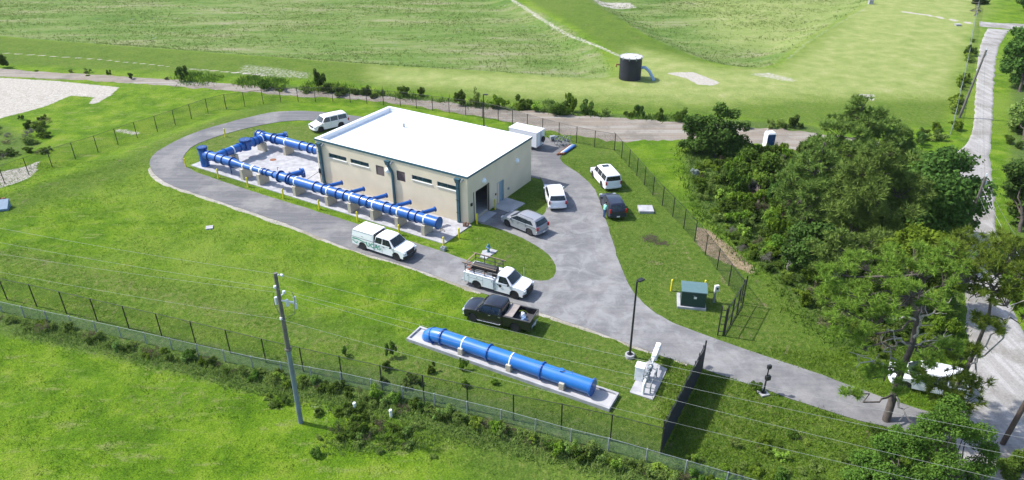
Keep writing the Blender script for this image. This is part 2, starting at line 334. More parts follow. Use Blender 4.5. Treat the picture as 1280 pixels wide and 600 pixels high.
def ground_material():
    m, nt, b = newmat('ground'); L = nt.links.new
    tc = N(nt, 'ShaderNodeTexCoord')
    def noise(scale, det=4, rough=.55, vec=None, dist=0):
        n = N(nt, 'ShaderNodeTexNoise', ins={'Scale': scale, 'Detail': det, 'Roughness': rough, 'Distortion': dist}); L(vec or tc.outputs['Object'], n.inputs['Vector']); return n.outputs['Fac']
    def ramp(fac, stops):
        c = N(nt, 'ShaderNodeValToRGB'); e = c.color_ramp.elements
        e[0].position, e[0].color = stops[0][0], (*stops[0][1], 1); e[1].position, e[1].color = stops[-1][0], (*stops[-1][1], 1)
        for p_, q in stops[1:-1]: k = e.new(p_); k.color = (*q, 1)
        L(fac, c.inputs[0]); return c.outputs[0]
    def mix(fac, a, c, mode='MIX'):
        x = N(nt, 'ShaderNodeMix', data_type='RGBA', blend_type=mode)
        (L(fac, x.inputs[0]) if not isinstance(fac, float) else setattr(x.inputs[0], 'default_value', fac)); L(a, x.inputs[6])
        if isinstance(c, tuple): x.inputs[7].default_value = (*c, 1)
        else: L(c, x.inputs[7])
        return x.outputs[2]
    def att(n): a = N(nt, 'ShaderNodeAttribute', attribute_name=n); return a.outputs['Fac']
    def thr(a, n, amp, lo, hi):
        x = N(nt, 'ShaderNodeMath', operation='MULTIPLY_ADD', ins={1: amp, 2: -amp/2}); L(n, x.inputs[0])
        y = N(nt, 'ShaderNodeMath', operation='ADD'); L(x.outputs[0], y.inputs[0]); L(a, y.inputs[1])
        r = N(nt, 'ShaderNodeMapRange', interpolation_type='SMOOTHSTEP', ins={'From Min': lo, 'From Max': hi}); L(y.outputs[0], r.inputs['Value']); return r.outputs[0]
    n_big, n_mid, n_sm, n_fine = noise(.045, 4, .6), noise(.35, 5, .65), noise(2.2, 5, .7), noise(9, 4, .75)
    mp = N(nt, 'ShaderNodeMapping'); mp.inputs['Rotation'].default_value = (0, 0, R(28)); mp.inputs['Scale'].default_value = (.35, 1.6, 1); L(tc.outputs['Object'], mp.inputs['Vector'])
    n_str = noise(1.0, 5, .65, mp.outputs[0])
    g = ramp(n_mid, [(.30, (0.055, 0.119, 0.006)), (.46, (0.087, 0.171, 0.008)), (.56, (0.124, 0.210, 0.012)), (.72, (0.183, 0.245, 0.030))])
    g = mix(thr(n_str, n_sm, .5, .52, .75), g, (0.173, 0.213, 0.056)); g = mix(thr(n_big, n_sm, .5, .45, .70), g, (0.147, 0.213, 0.029))
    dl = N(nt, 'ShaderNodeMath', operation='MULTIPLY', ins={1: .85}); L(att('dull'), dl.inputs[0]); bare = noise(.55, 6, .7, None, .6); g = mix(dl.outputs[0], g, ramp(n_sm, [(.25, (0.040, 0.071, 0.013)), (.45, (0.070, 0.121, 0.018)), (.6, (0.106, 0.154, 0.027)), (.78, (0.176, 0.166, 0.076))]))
    dbm = N(nt, 'ShaderNodeMath', operation='MULTIPLY'); L(thr(bare, n_fine, .25, .60, .72), dbm.inputs[0]); L(att('dull'), dbm.inputs[1]); g = mix(dbm.outputs[0], g, (.19, .155, .095))
    g = mix(thr(att('dry'), n_sm, 1.5, .32, 1.15), g, ramp(n_str, [(.3, (0.088, 0.104, 0.028)), (.5, (0.152, 0.152, 0.060)), (.72, (0.224, 0.200, 0.112))]))
    dr2 = ramp(n_str, [(.3, (0.080, 0.136, 0.028)), (.5, (0.136, 0.172, 0.048)), (.62, (0.200, 0.200, 0.080)), (.75, (0.264, 0.240, 0.136))])
    x = N(nt, 'ShaderNodeMapRange', ins={'From Min': .56, 'From Max': .62, 'To Max': .55}); L(att('dry'), x.inputs['Value'])
    g = mix(x.outputs[0], g, dr2)
    mpb = N(nt, 'ShaderNodeMapping'); mpb.inputs['Rotation'].default_value = (0, 0, R(12)); mpb.inputs['Scale'].default_value = (.25, 1.0, 1); L(tc.outputs['Object'], mpb.inputs['Vector'])
    nb = noise(.22, 6, .72, mpb.outputs[0])
    bsn = ramp(nb, [(.30, (0.073, 0.140, 0.026)), (.45, (0.118, 0.190, 0.042)), (.56, (0.171, 0.217, 0.073)), (.70, (0.269, 0.256, 0.156))])
    bsn = mix(thr(noise(0.490, 4.656, 0.780), n_fine, .5, .60, .80), bsn, (0.277, 0.256, 0.260))
    g = mix(att('basin'), g, bsn)
    pl_ = N(nt, 'ShaderNodeMath', operation='MULTIPLY', ins={1: .8}); L(att('pale'), pl_.inputs[0]); g = mix(pl_.outputs[0], g, ramp(n_mid, [(.3, (0.194, 0.258, 0.066)), (.55, (0.285, 0.325, 0.110)), (.75, (0.388, 0.381, 0.187))]))
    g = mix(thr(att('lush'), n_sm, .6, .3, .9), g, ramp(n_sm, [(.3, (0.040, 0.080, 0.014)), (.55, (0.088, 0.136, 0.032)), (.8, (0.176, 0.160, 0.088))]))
    g = mix(thr(n_sm, n_fine, .6, .72, .95), g, (0.176, 0.160, 0.104))
    g = mix(thr(att('soil_shade'), n_sm, 2.2, .66, 1.05), g, (.06, .05, .035))
    g = mix(thr(att('clay'), n_sm, .8, .42, .72), g, ramp(n_sm, [(.25, (0.176, 0.128, 0.072)), (.5, (0.272, 0.208, 0.136)), (.75, (0.336, 0.272, 0.192))])); g = mix(thr(att('sand'), n_sm, .8, .42, .72), g, ramp(n_sm, [(.25, (0.288, 0.256, 0.208)), (.5, (0.416, 0.384, 0.336)), (.75, (0.496, 0.480, 0.448))]))
    v = N(nt, 'ShaderNodeMapRange', ins={'From Min': .3, 'From Max': .7, 'To Min': .50, 'To Max': 1.48}); L(n_fine, v.inputs['Value'])
    hs = N(nt, 'ShaderNodeHueSaturation'); L(g, hs.inputs['Color']); L(v.outputs[0], hs.inputs['Value'])
    L(hs.outputs[0], b.inputs['Base Color']); b.inputs['Roughness'].default_value = 1; b.inputs['Specular IOR Level'].default_value = .1
    ad = N(nt, 'ShaderNodeMath', operation='MULTIPLY_ADD', ins={1: 2.0}); L(n_sm, ad.inputs[0]); L(n_fine, ad.inputs[2])
    bp = N(nt, 'ShaderNodeBump', ins={'Strength': .8, 'Distance': .12}); L(ad.outputs[0], bp.inputs['Height']); L(bp.outputs[0], b.inputs['Normal'])
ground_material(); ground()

def surf_material(name, base, streak, patch, sscale=(.12, 1.6, 1), rot=-25, amt=.6, gravel=.5, edge=None):
    m, nt, b = newmat(name); L = nt.links.new; tc = N(nt, 'ShaderNodeTexCoord')
    mp = N(nt, 'ShaderNodeMapping'); mp.inputs['Rotation'].default_value = (0, 0, R(-rot)); mp.inputs['Scale'].default_value = sscale; L(tc.outputs['Object'], mp.inputs['Vector'])
    n1 = N(nt, 'ShaderNodeTexNoise', ins={'Scale': 1.0, 'Detail': 6, 'Roughness': .65, 'Distortion': .4}); L(mp.outputs[0], n1.inputs['Vector'])
    n2 = N(nt, 'ShaderNodeTexNoise', ins={'Scale': .25, 'Detail': 5, 'Roughness': .65}); L(tc.outputs['Object'], n2.inputs['Vector'])
    n3 = N(nt, 'ShaderNodeTexNoise', ins={'Scale': 7, 'Detail': 5, 'Roughness': .8}); L(tc.outputs['Object'], n3.inputs['Vector'])
    c1 = N(nt, 'ShaderNodeMapRange', interpolation_type='SMOOTHSTEP', ins={'From Min': .42, 'From Max': .68, 'To Max': amt}); L(n1.outputs[0], c1.inputs['Value'])
    c2 = N(nt, 'ShaderNodeMapRange', interpolation_type='SMOOTHSTEP', ins={'From Min': .45, 'From Max': .66, 'To Max': amt}); L(n2.outputs[0], c2.inputs['Value'])
    x = N(nt, 'ShaderNodeMix', data_type='RGBA'); x.inputs[6].default_value = (*base, 1); x.inputs[7].default_value = (*streak, 1); L(c1.outputs[0], x.inputs[0])
    y = N(nt, 'ShaderNodeMix', data_type='RGBA'); L(x.outputs[2], y.inputs[6]); y.inputs[7].default_value = (*patch, 1); L(c2.outputs[0], y.inputs[0])
    v = N(nt, 'ShaderNodeMapRange', ins={'From Min': .25, 'From Max': .75, 'To Min': 1-.35*gravel, 'To Max': 1+.3*gravel}); L(n3.outputs[0], v.inputs['Value'])
    hs = N(nt, 'ShaderNodeHueSaturation'); L(y.outputs[2], hs.inputs['Color']); L(v.outputs[0], hs.inputs['Value']); L(hs.outputs[0], b.inputs['Base Color'])
    if name == 'asphalt':   # traffic-worn yard: pale scuffs around the junction, dark tyre lines, hairline cracks
        sp_ = N(nt, 'ShaderNodeSeparateXYZ'); L(tc.outputs['Object'], sp_.inputs[0])
        dv = N(nt, 'ShaderNodeVectorMath', operation='DISTANCE'); L(tc.outputs['Object'], dv.inputs[0]); dv.inputs[1].default_value = (9, 54, 0)
        wr = N(nt, 'ShaderNodeMapRange', interpolation_type='SMOOTHSTEP', ins={'From Min': 30, 'From Max': 9, 'To Min': 0, 'To Max': 1}); L(dv.outputs['Value'], wr.inputs['Value'])
        n4 = N(nt, 'ShaderNodeTexNoise', ins={'Scale': .55, 'Detail': 8, 'Roughness': .72, 'Distortion': .6}); L(tc.outputs['Object'], n4.inputs['Vector'])
        m4 = N(nt, 'ShaderNodeMapRange', interpolation_type='SMOOTHSTEP', ins={'From Min': .42, 'From Max': .64, 'To Min': .15, 'To Max': .75}); L(n4.outputs[0], m4.inputs['Value'])
        mm = N(nt, 'ShaderNodeMath', operation='MULTIPLY'); L(wr.outputs[0], mm.inputs[0]); L(m4.outputs[0], mm.inputs[1])
        z_ = N(nt, 'ShaderNodeMix', data_type='RGBA'); L(mm.outputs[0], z_.inputs[0]); L(hs.outputs[0], z_.inputs[6]); z_.inputs[7].default_value = (.27, .268, .27, 1)
        vo = N(nt, 'ShaderNodeTexVoronoi', feature='DISTANCE_TO_EDGE', ins={'Scale': .16}); n5 = N(nt, 'ShaderNodeTexNoise', ins={'Scale': .9, 'Detail': 5}); L(tc.outputs['Object'], n5.inputs['Vector'])
        vm = N(nt, 'ShaderNodeMix', data_type='VECTOR', ins={0: .5}); L(tc.outputs['Object'], vm.inputs[4]); L(n5.outputs['Color'], vm.inputs[5]); L(vm.outputs[1], vo.inputs['Vector'])
        cr_ = N(nt, 'ShaderNodeMapRange', ins={'From Min': .0, 'From Max': .006, 'To Min': .16, 'To Max': 0}); L(vo.outputs['Distance'], cr_.inputs['Value'])
        y_ = N(nt, 'ShaderNodeMix', data_type='RGBA'); L(cr_.outputs[0], y_.inputs[0]); L(z_.outputs[2], y_.inputs[6]); y_.inputs[7].default_value = (.06, .06, .06, 1); L(y_.outputs[2], b.inputs['Base Color'])
    b.inputs['Roughness'].default_value = .95; b.inputs['Specular IOR Level'].default_value = .2
    bp = N(nt, 'ShaderNodeBump', ins={'Strength': .4, 'Distance': .03}); L(n3.outputs[0], bp.inputs['Height']); L(bp.outputs[0], b.inputs['Normal'])
surf_material('asphalt', (0.128, 0.127, 0.132), (0.189, 0.185, 0.189), (0.252, 0.244, 0.235), gravel=.5, amt=.65)
surf_material('dirt', (0.226, 0.189, 0.151), (0.309, 0.302, 0.277), (0.155, 0.139, 0.118), sscale=(0.055, 1.200, 1.000), rot=-14, amt=.8, gravel=.8)
surf_material('shell', (0.286, 0.273, 0.260), (0.395, 0.386, 0.378), (0.202, 0.189, 0.168), sscale=(1.3, .09, 1), rot=6, amt=.85, gravel=.9)
surf_material('edge_sand', (0.302, 0.282, 0.243), (0.390, 0.370, 0.321), (0.202, 0.182, 0.131), amt=.8, gravel=1)

def jitter(P, step, amp, seed=0):
    out = []; n = len(P)
    for i in range(n):
        a, b = P[i], P[(i+1) % n]; L = math.dist(a, b); k = max(1, int(L/step))
        for j in range(k):
            t = j/k; x = a[0]+(b[0]-a[0])*t; y = a[1]+(b[1]-a[1])*t
            out.append((x+amp*mnoise.noise((x*.9, y*.9, seed))+amp*.5*mnoise.noise((x*2.7, y*2.7, seed)), y+amp*mnoise.noise((x*.9, y*.9, seed+9))+amp*.5*mnoise.noise((x*2.7, y*2.7, seed+9))))
    return out
def sheet(name, outer, holes, mat, z, skirt=.12):
    rings = [outer]+holes; pts = [q for r in rings for q in r]
    tri = tessellate_polygon([[Vector((q[0], q[1], 0)) for q in r] for r in rings])
    m = MB(); m.add([(q[0], q[1], z) for q in pts], [t for t in tri])
    o = 0
    for r in rings:
        n = len(r); b = len(m.v); m.v += [(q[0], q[1], z-skirt) for q in r]
        m.f += [(o+i, o+(i+1) % n, b+(i+1) % n, b+i) for i in range(n)]; m.m += [0]*n; o += n
    ob = m.build(name, mat, fixn=False)
    me = ob.data; tr = [p for p in me.polygons if len(p.vertices) == 3]
    if tr and sum(p.normal.z for p in tr) < 0: me.flip_normals()
    return tag(ob, kind='structure')
def ribbon(name, left, right, mat, z, n=160, amp=.5, nw=10):
    def res(P, n):
        P = chaikin(P, 2, False); d = [0]
        for a, b in zip(P, P[1:]): d.append(d[-1]+math.dist(a, b))
        out = []
        for i in range(n):
            t = d[-1]*i/(n-1); j = max(0, min(len(P)-2, int(np.searchsorted(d, t))-1)); s = (t-d[j])/max(1e-9, d[j+1]-d[j])
            out.append((P[j][0]+(P[j+1][0]-P[j][0])*s, P[j][1]+(P[j+1][1]-P[j][1])*s))
        return out
    A = res(left, n); B = res(right, n); V = []
    for i, (a, b) in enumerate(zip(A, B)):
        W = math.dist(a, b); ja = amp*(mnoise.noise((a[0]*.5, a[1]*.5, 3))+.6*mnoise.noise((a[0]*1.9, a[1]*1.9, 3)))/W; jb = amp*(mnoise.noise((b[0]*.5, b[1]*.5, 5))+.6*mnoise.noise((b[0]*1.9, b[1]*1.9, 5)))/W
        for k in range(nw+1):
            t = ja+(1-jb-ja)*k/nw; x = a[0]+(b[0]-a[0])*t; y = a[1]+(b[1]-a[1])*t
            V.append((x, y, 0))
    V = np.array(V); V[:, 2] = hgt(V[:, 0], V[:, 1])+z
    edge = np.arange(len(V)) % (nw+1); V[(edge == 0) | (edge == nw), 2] -= z+.03
    F = [(i*(nw+1)+k, i*(nw+1)+k+1, (i+1)*(nw+1)+k+1, (i+1)*(nw+1)+k) for i in range(n-1) for k in range(nw)]
    m = MB(); m.add(V, F); o = m.build(name, mat, smooth=60); 
    if sum(p.normal.z for p in o.data.polygons) < 0: o.data.flip_normals()
    return tag(o, kind='structure')

OUTER = poly([(1185, 556), (1110, 534), (1060, 523), (960, 489), (905, 470), (862, 456), (820, 443), (790, 432), (737, 412), (672, 390), (640, 379), (595, 364), (560, 351), (532, 341), (500, 330), (450, 316), (407, 300), (361, 281), (320, 267), (285, 256), (250, 244), (212, 232), (194, 220), (186, 206), (189, 195), (211, 180), (250, 163), (293, 151), (320, 144.5), (345, 139.5), (375, 138.5), (405, 140), (450, 146), (560, 158.5), (650, 168), (681, 171), (722, 181), (712, 189), (699, 195), (702, 204), (722, 216), (740, 231), (749, 248), (758, 278), (765, 300), (775, 332), (790, 365), (815, 390), (847, 407), (880, 419), (960, 447), (1020, 466), (1085, 491), (1150, 512), (1215, 532)])
BU = lambda s, t: (BX+E1[0]*s+E2[0]*t, BY+E1[1]*s+E2[1]*t)
ISL = poly([(320, 157.5), (275, 169), (241, 182), (230, 194), (228, 202), (238, 213), (275, 226), (320, 241), (385, 261), (450, 281), (518, 304), (552, 314), (585, 326), (630, 342), (670, 352), (690, 350), (697, 337), (690, 322), (675, 310), (653, 298), (635, 290), (615, 283), (598, 279)])
ISL += [BU(.3, 1.2), BU(.3, 4.4)]+poly([(634, 265), (641, 262), (662, 270), (677, 271), (684, 263), (683.5, 250), (680, 230), (674, 219)])+[BU(1.0, 13.2), BU(-19.5, 14.2), BU(-26.5, 13.5)]+poly([(400, 151), (362, 150.5)])
out_s = chaikin(OUTER, 2); isl_s = chaikin(ISL, 1)
drv = sheet('driveway', jitter(out_s, .5, .10), [jitter(isl_s, .5, .08, 4)], 'asphalt', .045)
# pale broken shoulder along the outside of the loop
sh_out = poly([(184, 213), (186, 222), (200, 231.5), (250, 248.5), (320, 271.5), (407, 304), (450, 318.5), (500, 333), (560, 356), (590, 366.5), (600, 368)])
sh_in = poly([(189, 208), (196, 218), (210, 228), (252, 242), (322, 265), (409, 297), (452, 313), (502, 327), (562, 346), (594, 361), (604, 364)])
ribbon('verge', sh_out, sh_in, 'edge_sand', .03, n=140, amp=.25, nw=3)
ribbon('roadside', poly([(640, 377), (672, 388), (737, 410), (800, 434), (860, 453)]), poly([(636, 380), (670, 394), (735, 416), (797, 438), (858, 458)]), 'edge_sand', .028, n=60, amp=.3, nw=3)
ribbon('dirt_road', poly([(-160, 72), (0, 87), (120, 93), (260, 103), (430, 116), (560, 128), (640, 137), (740, 145), (850, 152), (940, 157), (1020, 166), (1100, 176)]),
       poly([(-160, 84), (0, 96), (120, 101), (260, 111), (430, 123), (520, 132), (560, 140), (640, 153), (740, 176), (790, 179), (860, 173), (930, 178), (1000, 187), (1090, 200)]), 'dirt', .09, n=240, amp=1.0, nw=12)
rl = poly([(1233, 36), (1226, 52), (1221, 80), (1219, 112), (1218, 148), (1214, 170), (1203, 186), (1184, 196), (1196, 212), (1207, 240), (1208, 300), (1206, 350), (1207, 420), (1208, 470), (1198, 500), (1190, 530), (1195, 600), (1190, 700)])
rr = poly([(1262, 38), (1252, 52), (1246, 66), (1243, 100), (1241, 148), (1240, 170), (1239, 186), (1238, 198), (1239, 212), (1243, 240), (1246, 300), (1254, 350), (1270, 400), (1300, 450), (1325, 500), (1350, 540), (1390, 600), (1460, 700)])
ribbon('shell_road', rl, rr, 'shell', .10, n=420, amp=.28, nw=14)
ribbon('farm_track', poly([(1224, 33), (1300, 40), (1400, 46)]), poly([(1224, 27), (1262, 29), (1400, 33)]), 'shell', .09, n=60, amp=.8, nw=6)

# ------------------------------------------------------------------ pump building (local frame s, t, z)
bld = thing('pump_building', 'beige flat-roofed pump building with white roof and teal downspouts', 'building', (BX, BY, 0), YAW)
LB, WB, HB = 20.3, 12.75, 5.25
def wall(L, h, holes, thk, place, parent, name='wall', mat='stucco'):
    cx = sorted({0, L, *[q for a in holes for q in (a[0], a[1])]}); cz = sorted({0, h, *[q for a in holes for q in (a[2], a[3])]})
    m = MB(); P = lambda a, d, z: place(a, d, z)
    hole = lambda i, j: any(a[0]-1e-6 <= cx[i] and cx[i+1] <= a[1]+1e-6 and a[2]-1e-6 <= cz[j] and cz[j+1] <= a[3]+1e-6 for a in holes)
    for i in range(len(cx)-1):
        for j in range(len(cz)-1):
            x0, x1, z0, z1 = cx[i], cx[i+1], cz[j], cz[j+1]
            if not hole(i, j):
                for d in (0, thk): m.add([P(x0, d, z0), P(x1, d, z0), P(x1, d, z1), P(x0, d, z1)], [(0, 1, 2, 3)])
    for a in holes:
        x0, x1, z0, z1 = a
        for p_, q in (((x0, z0), (x1, z0)), ((x1, z0), (x1, z1)), ((x1, z1), (x0, z1)), ((x0, z1), (x0, z0))):
            m.add([P(p_[0], 0, p_[1]), P(q[0], 0, q[1]), P(q[0], thk, q[1]), P(p_[0], thk, p_[1])], [(0, 1, 2, 3)])
    m.add([P(0, 0, h), P(L, 0, h), P(L, thk, h), P(0, thk, h)], [(0, 1, 2, 3)])
    for x in (0, L): m.add([P(x, 0, 0), P(x, thk, 0), P(x, thk, h), P(x, 0, h)], [(0, 1, 2, 3)])
    return m.build(name, mat, parent)
wins = [(-18.45, -15.88), (-15.3, -12.7), (-6.92, -4.36), (-3.7, -1.2)]; lou = [(-11.73, -10.63), (-8.93, -7.82)]
wall(LB, HB, [(a+LB, b+LB, 3.46, 3.96) for a, b in wins]+[(a+LB, b+LB, 2.9, 4.0) for a, b in lou], .3, lambda a, d, z: (a-LB, d, z), bld)
wall(WB-.604, HB, [(1.1, 3.7, .03, 3.15), (5.55, 6.55, .03, 2.4)], .3, lambda a, d, z: (-d, a+.302, z), bld, mat='stucco_end')
wall(LB, HB, [], .3, lambda a, d, z: (a-LB, WB-d, z), bld)
wall(WB-.604, HB, [], .3, lambda a, d, z: (-LB+d, a+.302, z), bld)
m = MB(); m.box(-LB+.3, -.3, .3, WB-.3, HB-.75, HB-.5); rf_ = m.build('roof', 'roof_membrane', bld)
m = MB()
for k in range(1, 8): m.box(-LB+.35, -.35, .3+k*1.52, .3+k*1.52+.05, HB-.4995, HB-.494)
m.build('membrane_seam', 'parapet_white', rf_)
m = MB()
for a in ((-LB+.3, -LB+.33, .3, WB-.3), (-.33, -.3, .3, WB-.3)): m.box(*a, HB-.495, HB-.01)
for a in ((-LB+.335, -.335, .3, .33), (-LB+.335, -.335, WB-.33, WB-.3)): m.box(*a, HB-.495, HB-.01)
m.build('parapet_lining', 'parapet_white', bld)
m = MB(); w = .36
for a in ((-LB-.05, .05, -.05, w), (-LB-.05, .05, WB-w, WB+.05)): m.box(*a, HB+.003, HB+.06)
for a in ((-LB-.05, -LB+w, w, WB-w), (.05-w, .05, w, WB-w)): m.box(a[0], a[1], a[2], a[3], HB+.003, HB+.06)
m.build('coping', 'parapet_white', bld)
m = MB(); m.box(-LB-.075, .075, -.075, -.052, HB-.17, HB+.064); m.box(-LB-.075, .075, WB+.052, WB+.075, HB-.17, HB+.064); m.box(-LB-.075, -LB-.052, -.05, WB+.05, HB-.17, HB+.064); m.box(.052, .075, -.05, WB+.05, HB-.17, HB+.064)
m.build('fascia', 'teal_metal', bld)
m = MB(); m.box(-LB+.3, -.3, .3, WB-.3, .0, .08); m.build('floor_slab', 'concrete', bld)
for a, b in wins:
    m = MB(); m.box(a, b, .06, .14, 3.46, 3.52); m.box(a, b, .06, .14, 3.90, 3.96); m.box(a, a+.05, .06, .14, 3.52, 3.90); m.box(b-.05, b, .06, .14, 3.52, 3.90)
    m.box((a+b)/2-.02, (a+b)/2+.02, .06, .14, 3.52, 3.90)
    fr = m.build('window', 'teal_metal', bld)
    m = MB(); m.box(a+.05, b-.05, .09, .11, 3.52, 3.90); m.build('pane', 'window_glass', fr)
    m = MB(); m.box(a-.06, b+.06, -.07, .05, 3.38, 3.457); m.build('sill', 'white_frame', fr)
for a, b in lou:
    m = MB(); m.box(a, b, .12, .16, 2.9, 4.0); m.box(a, a+.06, .02, .12, 2.9, 4.0); m.box(b-.06, b, .02, .12, 2.9, 4.0); m.box(a+.06, b-.06, .02, .12, 3.94, 4.0); m.box(a+.06, b-.06, .02, .12, 2.9, 2.96)
    for k in range(9): z = 3.0+k*.1; m.add([(a+.06, .03, z), (b-.06, .03, z), (b-.06, .11, z+.08), (a+.06, .11, z+.08)], [(0, 1, 2, 3)])
    m.build('louvre', 'brown_louvre', bld)
for s, kink in ((-19.6, 0), (-9.9, 1), (-1.05, 0)):
    m = MB(); x0 = s-.15; x1 = s+.15
    if kink: m.tube([(s, -.16, 4.6), (s, -.16, 4.35), (s+.45, -.14, 3.7), (s+.5, -.14, 3.4), (s+.5, -.14, .12)], .15, 8)
    else: m.box(x0, x1, -.29, -.03, .12, 4.55)
    d = m.build('downspout', 'teal_metal', bld, bevel=.02 if not kink else 0)
    m = MB(); m.add([(s-.18, -.32, 4.45), (s+.18, -.32, 4.45), (s+.18, -.003, 4.45), (s-.18, -.003, 4.45), (s-.3, -.42, 4.95), (s+.3, -.42, 4.95), (s+.3, -.003, 4.95), (s-.3, -.003, 4.95)], [(0, 3, 2, 1), (4, 5, 6, 7), (0, 1, 5, 4), (1, 2, 6, 5), (2, 3, 7, 6), (3, 0, 4, 7)])
    m.build('conductor_head', 'teal_metal', d)
    m = MB(); m.cyl((s+.55, -.005, 4.85), (s+.55, -.25, 4.85), .09, n=10); m.cyl((s+.55, -.25, 4.85), (s+.55, -.32, 4.7), .1, n=10); m.build('overflow_spout', 'galvanised', bld)
    if not kink:
        m = MB()
        for z in (1.2, 2.6, 3.9): m.box(s-.2, s+.2, -.31, -.295, z, z+.06)
        m.build('bracket', 'black_metal', d)
def wall_lamp(p, nrm):
    m = MB(); c = Vector(p); n_ = Vector(nrm)
    prof = [(.30, 0), (.30, .06), (.25, .16), (.14, .26), (.02, .30)]
    m.lathe([(r, h) for r, h in prof], (0, 0, 0), 'z', 16); m.v = [tuple(c+n_*q[2]+Vector((q[0] if abs(n_.x) < .5 else 0, q[0] if abs(n_.x) > .5 else 0, q[1]))) for q in m.v]
    m.build('wall_lamp', 'lamp_white', bld, smooth=40)
wall_lamp((-10.12, -.002, 3.72), (0, -1, 0)); wall_lamp((.002, 2.95, 3.75), (1, 0, 0)); wall_lamp((.002, 9.5, 3.58), (1, 0, 0))
# personnel door
m = MB(); m.box(-.14, -.08, 5.55, 6.55, .03, 2.4); dr = m.build('door', 'door_paint', bld)
m = MB(); m.box(-.07, -.03, 5.66, 5.72, 1.0, 1.15); m.cyl((-.03, 5.69, 1.05), (.0, 5.85, 1.05), .015, n=6); m.build('handle', 'galvanised', dr)
m = MB(); m.box(-.07, .02, 5.46, 5.545, .03, 2.48); m.box(-.07, .02, 6.555, 6.64, .03, 2.48); m.box(-.07, .02, 5.546, 6.554, 2.403, 2.48); m.build('door_frame', 'door_paint', bld)
# roll-up door (open) with its drum housing and guides
m = MB(); m.box(-.75, -.32, 1.0, 3.8, 3.05, 3.5); m.build('shutter_drum', 'galvanised', bld)
for y0 in (1.0, 3.705): m = MB(); m.box(-.02, .03, y0, y0+.095, .03, 3.2); m.build('shutter_guide', 'black_metal', bld)
m = MB(); m.box(-3.9, -2.6, 1.0, 2.3, .08, 1.5); m.box(-6.2, -4.6, 3.2, 4.6, .08, 2.0); m.build('control_cabinet', 'galvanised', bld, bevel=.03)
m = MB(); m.cyl((-8, 2.2, .9), (-1.8, 2.2, .9), .25); m.build('inside_pipe', 'pipe_blue', bld, smooth=40)
m = MB(); m.box(.002, .1, .45, .7, 1.9, 2.2); m.build('junction_box', 'plastic_black', bld); m = MB(); m.box(.002, .09, 5.05, 5.2, 1.25, 1.45); m.build('card_reader', 'rust', bld)
m = MB(); m.box(.002, .1, 7.6, 7.85, .9, 1.1); m.build('electrical_outlet', 'galvanised', bld)
m = MB(); m.box(-LB+.12, -LB+.32, -.2, -.005, 1.2, 1.75); m.tube([(-LB+.2, -.08, 1.2), (-LB+.2, -.08, .1)], .03, 6); m.build('meter_box', 'black_metal', bld)
m = MB(); m.cyl((-15, 9, HB-.49), (-15, 9, HB-.1), .12, n=10); m.cyl((-15, 9, HB-.1), (-15, 9, HB-.05), .2, n=10); m.build('roof_vent', 'galvanised', bld)

# pads
def slab(name, pts, mat, z, kind='structure'):
    return sheet(name, pts, [], mat, z, .14)
slab('concrete_pad', [BU(-37.0, -4.55), BU(.25, -4.6), BU(.35, -.02), BU(-20.32, -.02), BU(-20.32, 6.2), BU(-36.6, 6.0), BU(-37.0, 1)], 'concrete_pale', .09)
slab('doorstep', [BU(.08, 1.15), BU(1.1, 1.15), BU(1.1, 3.65), BU(.08, 3.65)], 'concrete', .075)
slab('doorstep', [BU(.05, 4.55), BU(2.3, 4.35), BU(2.5, 7.1), BU(.05, 7.3)], 'concrete', .1)

# ------------------------------------------------------------------ pipework
def flange(m, p, d, r, w=.09):
    p = Vector(p); d = Vector(d).normalized(); m.cyl(p-d*w/2, p+d*w/2, r, n=24)
def bolts(m, p, d, r, w=.16, n=12):
    p = Vector(p); d = Vector(d).normalized(); u = d.orthogonal().normalized(); v = d.cross(u)
    for i in range(n):
        a = 2*PI*i/n; q = p+u*(r*math.cos(a))+v*(r*math.sin(a)); m.cyl(q-d*w/2, q+d*w/2, .025, n=6)
ZP = 1.62; TP = -3.72
man = thing('pipe_manifold', 'long blue flanged pipe manifold running round the pad and into the building', 'pipework', BU(.45, 0)+(.09,), YAW)
ZP -= .09
def run(name, p0, p1, r, mat='pipe_blue'):
    m = MB(); m.cyl(p0, p1, r, n=28); return m.build(name, mat, man, smooth=40)
run('pipe', (-35.3, TP, ZP), (-30.6, TP, ZP), .53); 
m = MB(); m.cyl((-30.6, TP, ZP), (-29.3, TP, ZP), .53, .32, n=28); m.build('reducer', 'pipe_blue', man, smooth=40)
run('pipe', (-29.3, TP, ZP), (-23.9, TP, ZP), .32)
m = MB(); m.cyl((-23.9, TP, ZP), (-23.0, TP, ZP), .32, .51, n=28); m.build('reducer', 'pipe_blue', man, smooth=40)
run('pipe', (-23.0, TP, ZP), (-1.35, TP, ZP), .52)
for s, r in [(-34.5, .56), (-33.1, .56), (-32.0, .56), (-30.6, .58), (-25.5, .37), (-24.9, .37), (-23.9, .37), (-22.9, .62), (-21.6, .58), (-21.2, .58), (-17.55, .56), (-16.35, .56), (-14.35, .56), (-13.3, .56), (-11.1, .56), (-10.15, .56), (-7.95, .56), (-7.05, .56), (-4.8, .56), (-3.95, .56), (-1.38, .56)]:
    m = MB(); flange(m, (s, TP, ZP), (1, 0, 0), r*1.12); bolts(m, (s, TP, ZP), (1, 0, 0), r*1.12-.06); m.build('flange', 'flange_blue', man, smooth=30)
m = MB(); m.cyl((-1.33, TP, ZP), (-1.29, TP, ZP), .54, n=28); m.build('end_plate', 'pipe_blue', man, smooth=40)
